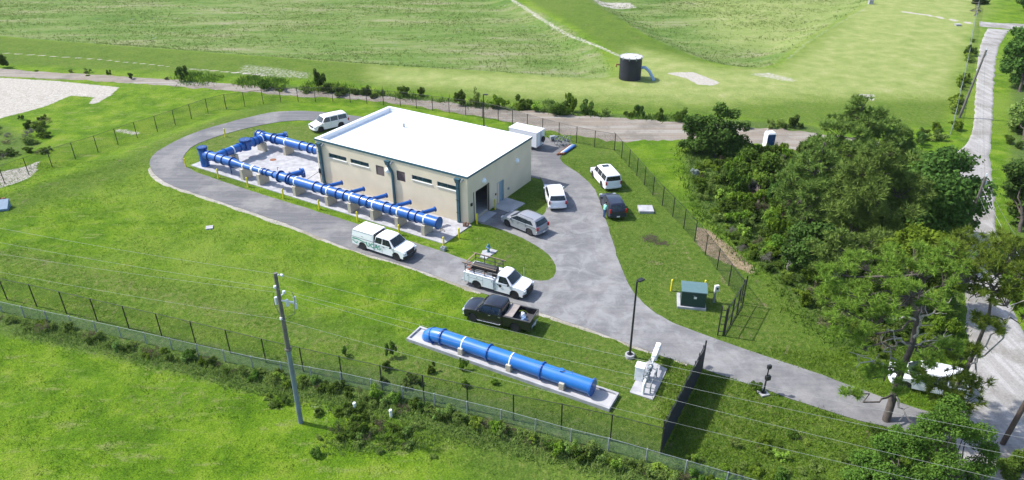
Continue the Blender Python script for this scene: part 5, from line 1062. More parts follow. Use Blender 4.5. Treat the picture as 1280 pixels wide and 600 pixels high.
def fence(name, pts, hh, n_posts, lab, black=True, barb=0, group=None, heavy=()):
    """pts: ground points of the line; posts spaced evenly along it"""
    d = [0]
    for a, b in zip(pts, pts[1:]): d.append(d[-1]+math.dist(a[:2], b[:2]))
    def pos(s):
        j = max(0, min(len(pts)-2, int(np.searchsorted(d, s))-1)); t = (s-d[j])/(d[j+1]-d[j]); x = lerp(pts[j][0], pts[j+1][0], t); y = lerp(pts[j][1], pts[j+1][1], t); return Vector((x, y, GZ(x, y)))
    o = pos(0); f = thing(name, lab, 'fence', tuple(o), 0, group); pm = 'black_metal' if black else 'galvanised'
    P = [pos(d[-1]*i/(n_posts-1))-o for i in range(n_posts)]; pr0 = None
    for i, q in enumerate(P):
        r = .05 if i in heavy or i in (0, n_posts-1) else .046
        m = MB(); m.cyl(q+Vector((0, 0, -.2)), q+Vector((0, 0, hh+.03)), r, n=8)
        if barb:
            nn = (P[min(i+1, n_posts-1)]-P[max(i-1, 0)]).normalized(); nn = Vector((-nn.y, nn.x, 0))*barb; m.tube([q+Vector((0, 0, hh)), q+nn*.25+Vector((0, 0, hh+.28))], .02, 5)
        m.build('post', pm, f)
    m = MB(); m.tube([q+Vector((0, 0, hh)) for q in P], .02 if black else .013, 6); m.build('top_rail', pm, f)
    m = MB(); v = []; uvs = []; s = 0
    for i in range(len(P)-1):
        a, b = P[i], P[i+1]; L_ = (b-a).length; v = [a+Vector((0, 0, .02)), b+Vector((0, 0, .02)), b+Vector((0, 0, hh)), a+Vector((0, 0, hh))]; m.add(v, [(0, 1, 2, 3)]); uvs += [(s, 0), (s+L_, 0), (s+L_, hh), (s, hh)]; s += L_
    mo = m.build('chain_mesh', 'mesh_black' if black else 'mesh_galv', f, fixn=False); ul = mo.data.uv_layers.new(name='UVMap')
    for k, u_ in enumerate(uvs): ul.data[k].uv = u_
    if barb:
        m = MB()
        for k in (1, 2, 3):
            pp = []
            for i, q in enumerate(P):
                nn = (P[min(i+1, n_posts-1)]-P[max(i-1, 0)]).normalized(); nn = Vector((-nn.y, nn.x, 0))*barb; pp.append(q+nn*.25*k/3+Vector((0, 0, hh+.28*k/3)))
            m.tube(pp, .006, 4)
        m.build('barbed_wire', pm, f)
    return f
gp = lambda L: [at(u, v) for u, v in L]
fence('chain_link_fence', gp([(-130, 345), (33, 380), (141, 406), (259, 434), (344, 456), (434, 477), (534, 501), (641, 525), (737, 544), (826, 568)]), 2.2, 22, 'black chain link fence crossing the foreground from the left edge to the gate', True)
fence('chain_link_fence', gp([(-60, 252), (13, 227), (47, 215), (81, 203), (113, 194), (140, 184), (170, 173), (196, 165), (222, 156), (248, 146), (272, 138), (283, 136)]), 2.2, 14, 'black chain link fence descending along the left side of the loop road', True)
fence('chain_link_fence', gp([(283, 136.5), (338, 129), (434, 128), (500, 133), (560, 141), (615, 149), (688, 171), (743, 184), (768, 188)]), 2.2, 24, 'black chain link fence along the dirt road behind the building', True)
fence('chain_link_fence', gp([(768, 188), (776, 197), (797, 221), (809, 236), (821, 250), (835, 265), (852, 283), (866, 299), (883, 321), (900, 342), (915, 363), (926, 378)]), 2.2, 14, 'black chain link fence running diagonally past the thicket to the far gate', True, barb=-1)
fence('wire_fence', gp([(-160, 357), (-20, 385), (41, 399), (100, 411), (180, 429), (320, 461), (430, 481), (537, 506), (640, 531), (700, 549), (761, 564), (826, 583), (891, 602), (960, 622)]), 1.1, 32, 'low galvanised wire fence in weeds below the black foreground fence', False)
fence('wire_fence', gp([(1188, 168), (1192, 150), (1198, 122), (1204, 98), (1210, 70), (1214, 46), (1222, 8), (1230, -25)]), 1.5, 20, 'galvanised fence climbing the field edge beside the far shell road', False)
# gates
def gate(a, b, hh, lab, screen, n=3):
    A = Vector(at(*a)); Bv = Vector(at(*b)); A.z = Bv.z = 0; d = Bv-A; L_ = d.length; t = thing('gate', lab, 'gate', tuple(A), math.atan2(d.y, d.x))
    m = MB()
    for k in range(n+1): x_ = L_*k/n; m.box(x_-.05, x_+.05, -.05, .05, .08, hh+(.25 if k in (0, n) else 0))
    for z_ in (.1, hh*.5, hh): m.box(.05, L_-.05, -.03, .03, z_-.03, z_+.03)
    m.build('gate_frame', 'black_metal', t)
    m = MB(); m.add([(.05, -.045, .12), (L_-.05, -.045, .12), (L_-.05, -.045, hh-.05), (.05, -.045, hh-.05)], [(0, 1, 2, 3)])
    o = m.build('screen' if screen else 'chain_mesh', 'screen_fabric' if screen else 'mesh_black', t)
    if not screen:
        ul = o.data.uv_layers.new(name='UVMap')
        for k, u_ in enumerate([(0, 0), (L_, 0), (L_, hh), (0, hh)]): ul.data[k].uv = u_
    else:
        s_ = o.modifiers.new('thick', 'SOLIDIFY'); s_.thickness = .01
        m = MB()
        for k in range(9): x_ = L_*(k+.5)/9; m.box(x_-.02, x_+.02, .02, .06, hh, hh+.22)
        m.build('gate_spikes', 'black_metal', t)
    return t
gate((826, 566), (877, 463), 2.45, 'long open sliding gate covered in dark screen fabric', True, 6)
gate((905, 420), (928, 381), 2.6, 'black see-through gate leaf standing open beside the transformer', False, 3)
x, y, z = at(897, 419); x2, y2, z2 = at(903.5, 420); t = thing('gate_guide_posts', 'pair of black guide posts joined by short rungs at the gate end', 'gate posts', (x, y, 0), math.atan2(y2-y, x2-x))
m = MB(); dl = math.dist((x, y), (x2, y2)); m.cyl((0, 0, -.2), (0, 0, 2.75), .055, n=8); m.cyl((dl, 0, -.2), (dl, 0, 2.6), .055, n=8)
for z_ in (.4, 1.1, 1.8, 2.4): m.tube([(0, 0, z_), (dl, 0, z_)], .03, 6)
m.build('frame', 'black_metal', t)
m = MB(); x, y, z = at(784.5, 557); 

# ------------------------------------------------------------------ person beside the minivan
def skin_chain(name, verts, edges, radii, mat, root=0, sub=2):
    me = bpy.data.meshes.new(name); me.from_pydata(verts, edges, []); o = bpy.data.objects.new(name, me); COL.objects.link(o)
    s = o.modifiers.new('skin', 'SKIN'); s.use_smooth_shade = True
    for i, r in enumerate(radii): me.skin_vertices[0].data[i].radius = r if isinstance(r, tuple) else (r, r); 
    me.skin_vertices[0].data[root].use_root = True
    u = o.modifiers.new('sub', 'SUBSURF'); u.levels = u.render_levels = sub
    dg = bpy.context.evaluated_depsgraph_get(); dg.update(); m2 = bpy.data.meshes.new_from_object(o.evaluated_get(dg)); bpy.data.objects.remove(o)
    o = bpy.data.objects.new(name, m2); COL.objects.link(o)
    m2.materials.clear()
    for q in mat: m2.materials.append(MT[q])
    return o
def person(x, y, z, rz, lab):
    # facing +x, leaning a little towards the open window
    V = [(0, 0, .93), (.02, 0, 1.12), (.06, 0, 1.36), (.08, 0, 1.47), (.11, 0, 1.54), (.14, 0, 1.68),
         (0, .095, .88), (.03, .10, .50), (-.03, .11, .10), (.09, .12, .03),
         (0, -.095, .88), (-.03, -.10, .50), (-.10, -.10, .10), (.02, -.12, .03),
         (.06, .185, 1.38), (.12, .24, 1.12), (.34, .20, 1.06), (.42, .19, 1.08),
         (.06, -.185, 1.38), (.14, -.25, 1.13), (.36, -.18, 1.14), (.44, -.16, 1.17)]
    E_ = [(0, 1), (1, 2), (2, 3), (3, 4), (4, 5), (0, 6), (6, 7), (7, 8), (8, 9), (0, 10), (10, 11), (11, 12), (12, 13), (2, 14), (14, 15), (15, 16), (16, 17), (2, 18), (18, 19), (19, 20), (20, 21)]
    Rr = [(.15, .12), (.15, .115), (.165, .12), (.07, .07), (.055, .055), (.09, .105), .095, .068, .05, .045, .095, .068, .05, .045, .065, .048, .036, .035, .065, .048, .036, .035]
    o = skin_chain('person', V, E_, Rr, ['jeans', 'shirt_teal', 'skin', 'plastic_black'])
    for p_ in o.data.polygons:
        c = p_.center; k = 0
        if c.z > .95: k = 1
        if c.z > 1.47 or (c.x > .17 and 0.9 < c.z < 1.3): k = 2
        if c.z < .09: k = 3
        p_.material_index = k
    for p_ in o.data.polygons: p_.use_smooth = True
    for sg in (-1, 1):   # fingers
        pass
    o.location = (x, y, z); o.rotation_euler = (0, 0, rz); tag(o, lab, 'person')
    m = MB(); m.lathe([(.001, .115), (.05, .108), (.085, .075), (.1, .03), (.102, -.02), (.095, -.06)], (0, 0, 0), n=16); m.v = [(a*1.06+.125, b*.92, c+1.70) for a, b, c in m.v]; m.build('hair', 'hair', o, smooth=60)
    m = MB()
    for sg in (-1, 1):
        hx, hy, hz = (.42, .19, 1.08) if sg > 0 else (.44, -.16, 1.17)
        for k, L_ in enumerate((.07, .08, .075, .06)): yy_ = hy+(-.03+.02*k); m.tube([(hx, yy_, hz+.01), (hx+L_*.55, yy_, hz+.005), (hx+L_, yy_, hz-.025)], [.010, .009, .007], 6)
        m.tube([(hx-.03, hy-sg*.03, hz), (hx+.01, hy-sg*.055, hz+.01), (hx+.04, hy-sg*.05, hz)], [.012, .010, .008], 6)
    m.build('fingers', 'skin', o, smooth=60)
    m = MB(); m.tube([(.235, 0, 1.685), (.262, 0, 1.665), (.238, 0, 1.655)], [.008, .016, .008], 6); m.build('nose', 'skin', o, smooth=60)
    m = MB()
    for sg in (-1, 1): m.cyl((.222, sg*.035, 1.70), (.236, sg*.035, 1.70), .011, n=8)
    m.build('eye', 'plastic_black', o)
x, y, z = at(755.2, 272.5); person(x, y, .045, R(38), 'person in a pale teal shirt and blue jeans standing at the minivan')

# ------------------------------------------------------------------ vegetation
def PYp(u, v, y):
    cp, sp = math.cos(PITCH), math.sin(PITCH); a = (u-640)/FP; b = (300-v)/FP; t = y/(cp+b*sp); return Vector((t*a, y, H+t*(-sp+b*cp)))
def unit(n, r): d = r.normal(size=(n, 3)); return d/np.linalg.norm(d, axis=1)[:, None]
def leafcloud(blobs, n, size, seed, shell_=.5, asp=.55, flat_=.5):
    r = np.random.default_rng(seed); B = np.array(blobs, float); wgt = (B[:, 3]*B[:, 4]+B[:, 4]*B[:, 5]); idx = r.choice(len(B), n, p=wgt/wgt.sum())
    d = unit(n, r); rad = shell_+(1.08-shell_)*r.random(n)**.6; c = B[idx, :3]+d*B[idx, 3:6]*rad[:, None]
    c += unit(n, r)*(np.mean(B[:, 3])*.55*r.random(n)**4)[:, None]; c[:, 2] = np.maximum(c[:, 2], .03)
    nn = d*.6+unit(n, r)*.9; nn[:, 2] += flat_; nn /= np.linalg.norm(nn, axis=1)[:, None]
    u = np.cross(nn, unit(n, r)); u /= np.linalg.norm(u, axis=1)[:, None]+1e-9; v = np.cross(nn, u)
    s = size*(.55+.9*r.random(n))[:, None]
    V = np.stack([c-u*s, c-v*s*asp, c+u*s, c+v*s*asp], 1).reshape(-1, 3); F = np.arange(4*n).reshape(-1, 4); return V, F
def tufts(C, D, nb, L, wd, seed, spread=1.0):
    r = np.random.default_rng(seed); n = len(C); C = np.repeat(C, nb, 0); D = np.repeat(D, nb, 0); m_ = len(C)
    d = D*.55+unit(m_, r)*spread; d /= np.linalg.norm(d, axis=1)[:, None]; s = np.cross(d, unit(m_, r)); s /= np.linalg.norm(s, axis=1)[:, None]+1e-9
    Ls = L*(.6+.6*r.random(m_))[:, None]; base = C+unit(m_, r)*L*.12
    V = np.stack([base-s*wd*.5, base+s*wd*.5, base+d*Ls], 1).reshape(-1, 3); return V, np.arange(3*m_).reshape(-1, 3)
def clump(blobs, k, seed, f=.52, off=.72):
    r = random.Random(seed); out = []
    for q in blobs:
        for _ in range(k):
            d = Vector((r.gauss(0, 1), r.gauss(0, 1), r.gauss(.25, .9))).normalized()*off*r.uniform(.6, 1.15); s = f*r.uniform(.65, 1.25)
            out.append((q[0]+d.x*q[3], q[1]+d.y*q[4], max(q[2]+d.z*q[5], .15), q[3]*s, q[4]*s, q[5]*s*.9))
    return out
def branch(m, a, b, r0, r1, n=5, wob=.12, seed=0, k=6):
    a = Vector(a); b = Vector(b); L_ = (b-a).length; rr = random.Random(seed)
    pts = [a.lerp(b, i/n)+Vector((rr.uniform(-1, 1), rr.uniform(-1, 1), rr.uniform(-1, 1)))*wob*L_*(.18 if 0 < i < n else 0)+Vector((0, 0, .10*L_*math.sin(PI*i/n)*-.4)) for i in range(n+1)]
    m.tube(pts, [lerp(r0, r1, i/n) for i in range(n+1)], k); return pts
def broadleaf(name, base, blobs, n, size, mat, lab, seed, trunk_r=.18, cat='tree', group=None, forks=None):
    """blobs in world offsets from base"""
    t = thing(name, lab, cat, tuple(base), 0, group); V, F = leafcloud(clump(blobs, 6, seed), n, size, seed); npmesh('crown', V, F, mat, t)
    m = MB(); top = max(b[2] for b in blobs); cz = sum(b[2] for b in blobs)/len(blobs); fk = Vector((sum(b[0] for b in blobs)/len(blobs)*.3, sum(b[1] for b in blobs)/len(blobs)*.3, min(cz*.5, top*.4)))
    branch(m, (0, 0, -.2), fk, trunk_r, trunk_r*.75, 5, .2, seed, 10)
    for i, b in enumerate(blobs): branch(m, fk, Vector(b[:3])*1.0, trunk_r*.55, .02, 6, .35, seed+i)
    m.build('trunk', 'bark', t, smooth=60); return t
def pine(name, base, trunk, blobs, lab, seed, mat='needle', L=.42, wd=.045, dens=34, nb=13, tr=.28, group=None, dead=(), bl=None):
    """trunk: list of world points from base up; blobs: (Vector centre, radius)"""
    O = Vector(base); t = thing(name, lab, 'pine tree', tuple(O), 0, group); r = np.random.default_rng(seed); C = []; D = []; m = MB()
    tp = [Vector(q)-O for q in trunk]; m.tube(tp, [tr*(1-.65*i/(len(tp)-1)) for i in range(len(tp))], 12)
    for i, (c, rad) in enumerate(blobs):
        c = Vector(c)-O; j = min(range(len(tp)), key=lambda k_: (tp[k_]-c).length+(6 if tp[k_].z > c.z+.5 else 0)+(4 if k_ < len(tp)*.45 else 0))
        pts = branch(m, tp[j], c-Vector((0, 0, rad*.35)), tr*.28, .035, 7, .5, seed+i)
        ns = 6; k = max(26, int(dens*rad**2)); sd = unit(ns, r)*rad*.75*np.array([1.2, 1.1, .7]); sd[:, 2] += .1*rad; w_ = r.integers(0, ns, k)
        ds = unit(k, r); ds[:, 2] = ds[:, 2]*.6+.3; rr_ = rad*.42*(.3+.85*r.random(k)**.5)
        cc = np.array(c)+sd[w_]+ds*rr_[:, None]*np.array([1.2, 1.1, .6]); C.append(cc); dd = ds+np.array([0, 0, .8]); D.append(dd/np.linalg.norm(dd, axis=1)[:, None])
        for q in range(ns): branch(m, pts[-2], c+Vector(sd[q]), .035, .015, 4, .4, seed+i*20+q+7, 4)
        for q in range(min(8, k)): branch(m, pts[-2], Vector(cc[q]), .03, .012, 3, .4, seed+i*20+q, 4)
    V, F = tufts(np.concatenate(C), np.concatenate(D), nb, L, wd, seed); npmesh('crown', V, F, mat, t); m.build('trunk', 'bark', t, smooth=60)
    if dead:
        m = MB()
        for i, (a, b, rr_) in enumerate(dead):
            pts = branch(m, Vector(a)-O, Vector(b)-O, rr_, .02, 8, .3, seed+50+i)
            for q in range(3, 8):
                e = pts[q]+Vector((random.uniform(-1, 1), random.uniform(-1, 1), random.uniform(-.3, 1)))*.8; branch(m, pts[q], e, rr_*.4, .008, 4, .5, q, 4)
        m.build('dead_branch', 'dead_wood', t, smooth=60)
    return t

# foreground pine (leaning over the drive) and its right-hand neighbour
b0_ = Vector(at(1107, 527)); f1 = PYp(1118, 492, 36.9); f2 = PYp(1128, 460, 37.0); f3 = PYp(1140, 432, 37.2); f4 = PYp(1146, 400, 37.4); f5 = PYp(1138, 370, 37.8); f6 = PYp(1130, 345, 38)
bl = [(1038, 372, 37.5, 1.0), (1058, 350, 38.5, 1.1), (1052, 392, 36.5, 1.0), (1078, 375, 37, 1.1), (1082, 335, 39, 1.1), (1090, 400, 35.8, .95), (1104, 352, 38, 1.1), (1110, 322, 39.5, 1.0), (1122, 380, 36, 1.1), (1135, 342, 38, 1.2), (1150, 368, 36, 1.0), (1160, 328, 39, 1.15), (1185, 348, 37.5, 1.1), (1172, 380, 35.8, .85), (1140, 318, 40, .9), (1190, 322, 39, 1.0), (1036, 345, 38.5, .7),
      (1062, 492, 35.6, .5), (1112, 462, 35.5, .75), (1092, 470, 35.2, .55), (1150, 470, 35.6, .6), (1165, 452, 36, .7), (1185, 430, 36, .7), (1050, 415, 36, .8), (1072, 425, 36, .6), (1125, 485, 35.2, .5)]
pine('pine_tree', b0_, [b0_-Vector((0, 0, .3)), f1, f2, f3, f4, f5, f6], [(PYp(u, v, y), r) for u, v, y, r in bl], 'large leaning pine with a forked grey trunk in front of the driveway exit', 11, dens=27, nb=34, L=.42, wd=.05, tr=.27,
     dead=[(f3, PYp(1108, 412, 36.5), .10), (f2, PYp(1062, 440, 35.5), .08), (f1, PYp(1150, 545, 34.5), .08), (f3, PYp(1190, 418, 36), .07), (f3, PYp(1155, 395, 37), .12), (f4, PYp(1090, 385, 37), .08), (f4, PYp(1190, 372, 37), .08), (f2, PYp(1100, 420, 36), .06)])
b1_ = Vector(at(1182, 522)); g1 = PYp(1190, 490, 36.8); g2 = PYp(1208, 462, 37); g3 = PYp(1222, 430, 37.5); g4 = PYp(1236, 395, 38); g5 = PYp(1240, 365, 38.5)
bl = [(1212, 322, 40, 1.1), (1232, 308, 41, 1.1), (1258, 316, 40.5, 1.2), (1284, 328, 39.5, 1.2), (1246, 338, 39.5, 1.1), (1222, 345, 39, .9), (1272, 352, 38.5, 1.1), (1300, 350, 38.5, 1.2), (1296, 312, 41, 1.1), (1214, 368, 38, .7), (1262, 380, 37.5, .8), (1290, 395, 37, .9), (1238, 325, 39.5, 1.1), (1200, 340, 38.5, 1.0), (1270, 300, 42, 1.1), (1215, 300, 41.5, .9), (1180, 312, 40, .9), (1280, 372, 38, 1.0), (1222, 402, 37, .55), (1250, 410, 36.5, .5), (1195, 470, 35.6, .8), (1210, 500, 35, .9), (1170, 480, 35, .7), (1225, 480, 35.2, .7), (1200, 450, 36, .7), (1190, 520, 34.4, .8), (1180, 500, 34.6, .8), (1215, 440, 36.2, .5)]
pine('pine_tree', b1_, [b1_-Vector((0, 0, .3)), g1, g2, g3, g4, g5], [(PYp(u, v, y), r) for u, v, y, r in bl], 'pine at the right edge with bare dark limbs spread over the shell road', 23, dens=27, nb=34, L=.42, wd=.05, tr=.2,
     dead=[(g2, PYp(1262, 395, 37), .09), (g1, PYp(1290, 372, 37), .09), (g1, PYp(1160, 470, 36), .06), (g1, PYp(1218, 468, 36.5), .05)])
# mid-distance pines
def far_pine(u, v, y, specs, lab, seed, group=None, mat='needle_far', dens=26, L=.55):
    base = Vector(at(u, v)); top = min(specs, key=lambda s: s[1]); tp = PYp(top[0], top[1], y); pts = [base.lerp(tp, i/6)+Vector((.15*math.sin(i*2+seed), 0, 0)) for i in range(7)]; pts[0].z -= .3
    pine('pine_tree', base, pts, [(PYp(a, b, y+c), r*.95) for a, b, c, r in specs], lab, seed, mat, L=L, wd=.11, dens=dens*1.15, nb=24, tr=.22, group=group)
far_pine(1052, 250, 69, [(1080, 130, 0, .9), (1070, 142, 0, 1.1), (1090, 144, 0, 1.1), (1058, 152, 1, 1.3), (1080, 160, -1, 1.5), (1104, 158, 1, 1.3), (1045, 165, 0, 1.4), (1120, 162, 0, 1.2), (1065, 178, -2, 1.7), (1098, 180, -2, 1.7), (1034, 182, 0, 1.4), (1125, 178, 0, 1.3), (1045, 200, -2, 1.5), (1080, 205, -3, 1.7), (1120, 200, -1, 1.3), (1132, 190, 0, 1.0)], 'tallest round-topped pine rising highest from the thicket', 31)
far_pine(1088, 330, 58, [(1105, 192, 0, 1.0), (1092, 202, 0, 1.3), (1120, 204, 0, 1.3), (1076, 214, 0, 1.5), (1105, 218, -1, 1.6), (1136, 216, 0, 1.4), (1062, 232, 0, 1.6), (1094, 240, -2, 1.8), (1128, 240, -1, 1.8), (1146, 236, 0, 1.2), (1052, 255, -1, 1.5), (1080, 265, -2, 1.7), (1115, 268, -2, 1.8), (1145, 260, -1, 1.4), (1062, 285, -2, 1.4), (1100, 290, -3, 1.5)], 'broad pine in the centre of the thicket in front of the tallest pine', 37, dens=28)
far_pine(1000, 290, 64, [(1030, 178, 2, 1.0), (1020, 190, 1, 1.2), (1008, 206, 0, 1.4), (1034, 204, 0, 1.4), (998, 226, 0, 1.5), (1024, 228, -1, 1.6), (988, 246, 0, 1.4), (1014, 252, -2, 1.5), (1040, 240, 0, 1.4), (1030, 268, -2, 1.3), (1000, 270, -2, 1.2)], 'loose-crowned pine on the left side of the thicket pines', 41, dens=26)
far_pine(1045, 380, 50, [(1050, 295, 0, 1.0), (1068, 308, 0, 1.2), (1034, 310, 0, 1.2), (1052, 322, -1, 1.3), (1085, 318, 0, 1.2), (1100, 305, 1, 1.1), (1040, 335, -1, 1.1)], 'low young pine between the thicket and the leaning pine', 43, dens=30, L=.45)
# big broadleaf trees
def tree_px(u, v, specs, n, size, mat, lab, seed, y=None, name='broadleaf_tree', tr=.2, group=None, yd=0):
    base = Vector(at(u, v)); yy_ = base.y if y is None else y
    bl_ = []
    for a, b, c, r in specs: q = PYp(a, b, yy_+c)-base; bl_.append((q.x, q.y, max(q.z, r*.5), r*1.1, r, r*.85))
    return broadleaf(name, base, bl_, n, size, mat, lab, seed, tr, group=group)
tree_px(1172, 305, [(1190, 205, 0, 2.0), (1170, 215, 1, 2.0), (1205, 225, 0, 2.0), (1185, 240, -2, 2.3), (1165, 250, -1, 2.2), (1207, 250, -1, 1.6), (1190, 268, -2, 2.0), (1160, 275, -1, 2.0), (1145, 225, 2, 1.6), (1200, 285, -1, 1.3)], 15000, .19, 'leaf_dark', 'dark broad oak overhanging the left side of the shell road', 51, y=61)
tree_px(893, 197, [(905, 146, 0, 1.6), (880, 156, 0, 1.6), (866, 165, 0, 1.5), (895, 165, -1, 2.0), (918, 165, 0, 1.5), (880, 180, -1, 1.8), (905, 182, -1, 1.8), (860, 178, 0, 1.2), (925, 180, 0, 1.4), (935, 188, 0, .9), (902, 136, 0, .8), (862, 150, 0, .7)], 13000, .17, 'leaf_dark', 'dark dense cedar standing alone beside the dirt road', 53, y=84)
tree_px(948, 255, [(950, 205, 0, 1.6), (930, 215, 0, 1.6), (968, 215, 0, 1.5), (945, 228, -1, 1.8), (920, 232, 0, 1.3), (970, 232, -1, 1.5), (940, 195, 1, 1.1)], 9000, .17, 'leaf_oak', 'round green oak at the upper left of the thicket', 55, y=75)
tree_px(1015, 215, [(1016, 176, 0, .9), (1005, 185, 0, 1.0), (1025, 188, 0, 1.0), (1012, 198, 0, 1.2)], 3500, .17, 'leaf_dark', 'small dark tree against the pale dirt road left of the tallest pine', 57, y=78)
tree_px(1150, 380, [(1150, 300, 0, 1.4), (1130, 306, 0, 1.3), (1170, 302, 0, 1.3), (1145, 320, -1, 1.5), (1175, 318, -1, 1.4), (1195, 312, 0, 1.1), (1120, 325, 0, 1.2)], 9000, .15, 'leaf_bright', 'bright green broadleaf tree between the dark oak and the leaning pine', 59, y=50)
tree_px(1022, 350, [(1020, 292, 0, 1.2), (1004, 300, 0, 1.2), (1036, 300, 0, 1.1), (1015, 315, -1, 1.3), (995, 320, 0, 1.0)], 6000, .15, 'leaf_dark', 'dark shrubby tree at the lower left of the thicket pines', 60, y=54)
# lower right corner
for i, (u, v, specs, n, mt, lab) in enumerate([
    (1180, 640, [(1190, 525, 0, 1.0), (1165, 540, 0, 1.0), (1215, 545, 0, 1.0), (1150, 555, .3, .9), (1228, 560, 0, .8), (1190, 510, 1, .8), (1185, 580, -1, 1.2), (1225, 590, -1, 1.0), (1150, 590, -.5, 1.0), (1205, 605, -1, 1.1), (1175, 530, .5, .8), (1205, 535, .5, .8)], 11000, 'leaf_oak', 'dense leafy tree filling the lower right corner beside the brown pole'),
    (1110, 650, [(1105, 565, 0, .9), (1085, 578, 0, .9), (1130, 560, 0, .9), (1110, 590, -1, 1.1), (1070, 595, -.5, .8), (1140, 590, -.5, .9), (1125, 545, .5, .6)], 8000, 'leaf_oak', 'low leafy tree at the foot of the leaning pine'),
    (1262, 640, [(1268, 585, 0, .7), (1285, 595, 0, .8), (1252, 600, -.5, .7), (1275, 610, -.5, .9)], 4500, 'leaf_oak', 'small leafy tree cut off by the bottom right corner')]):
    tree_px(u, v, specs, int(n*2.1), .07, mt, lab, 70+i, y=31.5+i*.4, tr=.14)
tree_px(1275, 115, [(1275, 58, 0, 2.0), (1290, 70, 0, 2.2), (1270, 80, -1, 2.0), (1288, 95, -2, 2.0), (1272, 45, 1, 1.5)], 7000, .25, 'leaf_dark', 'dark tree cut by the right frame edge above the grey boulder', 81, y=112)
tree_px(1280, 175, [(1276, 130, 0, 1.5), (1290, 140, 0, 1.8), (1268, 146, -1, 1.2), (1285, 158, -1, 1.5)], 5000, .22, 'leaf_weed', 'loose grey-green tree on the right frame edge below the grey boulder', 82, y=92)
tree_px(1275, 290, [(1272, 215, 0, 1.3), (1288, 225, 0, 1.6), (1262, 238, 0, 1.2), (1278, 250, -1, 1.5), (1290, 265, -1, 1.5), (1270, 272, -1, 1.2)], 7500, .17, 'leaf_dark', 'dark leafy tree on the right frame edge beside the shell road', 83, y=66)
tree_px(1218, 22, [(1222, 2, 0, 1.3), (1224, 10, 0, 1.2), (1221, -6, 0, 1.2)], 2200, .25, 'leaf_dark', 'dark shrubby tree at the far top of the galvanised fence', 84, y=178)
tree_px(1282, 18, [(1283, 2, 0, 2), (1292, 8, 0, 2)], 1800, .3, 'leaf_dark', 'far dark tree touching the top right corner', 85, y=170)

# shrub kinds: each one a mesh reused by its copies
SH = {}
def shrub_mesh(key, blobs, n, size, mat, seed, **k):
    V, F = leafcloud(clump(blobs, 3, seed, .5, .8), int(n*1.25), size*.9, seed, **k); o = npmesh('shrub', V, F, mat); me = o.data; bpy.data.objects.remove(o); SH.setdefault(key, []).append(me)
for s in range(4):
    r_ = random.Random(s); bb = lambda k, h: [(r_.uniform(-.55, .55), r_.uniform(-.55, .55), r_.uniform(.3, .75)*h, r_.uniform(.35, .55), r_.uniform(.35, .55), r_.uniform(.3, .5)*h) for _ in range(k)]
    shrub_mesh('round', bb(6, 1.1), 1500, .085, 'leaf_oak', 100+s); shrub_mesh('dark', bb(6, 1.1), 1500, .085, 'leaf_dark', 110+s)
    shrub_mesh('bright', bb(6, 1.0), 1400, .09, 'leaf_bright', 120+s); shrub_mesh('yellow', bb(5, .9), 1000, .085, 'leaf_yellow', 130+s, shell_=.3)
    shrub_mesh('weed', bb(6, .9), 900, .08, 'leaf_weed', 140+s, shell_=.2); shrub_mesh('dry', bb(5, .8), 700, .06, 'leaf_dry', 150+s, shell_=.2, asp=.25); shrub_mesh('grey', bb(5, .9), 800, .07, 'leaf_grey', 160+s, shell_=.2, asp=.2)
shrub_mesh('white', [(0, 0, .6, .6, .5, .4), (.4, .1, .8, .35, .35, .25)], 500, .12, 'leaf_white', 170)
BULK = []
def shrub(x, y, s, hs, key, lab, group=None, cat='shrub'):
    if group: BULK.append((x, y, s, hs, key, lab, group)); return
    return place_shrub(x, y, s, hs, key, lab)
def place_shrub(x, y, s, hs, key, lab, group=None, cat='shrub'):
    me = random.choice(SH[key]); o = bpy.data.objects.new('shrub', me); COL.objects.link(o); o.location = (x, y, GZ(x, y)-.03); o.rotation_euler = (0, 0, random.uniform(0, 6.28)); o.scale = (s*random.uniform(.85, 1.15), s*random.uniform(.85, 1.15), hs); return tag(o, lab, cat, group)
def shrub_px(u, v, s, hs, key, lab, group=None): x, y, z = at(u, v); return shrub(x, y, s, hs, key, lab, group)
KN = {'round': 'rounded mid green shrub', 'dark': 'dark green shrub', 'bright': 'bright green shrub', 'yellow': 'yellowish green bush', 'weed': 'dull grey-green weedy bush', 'dry': 'dry brownish bush', 'grey': 'bare grey twiggy bush'}
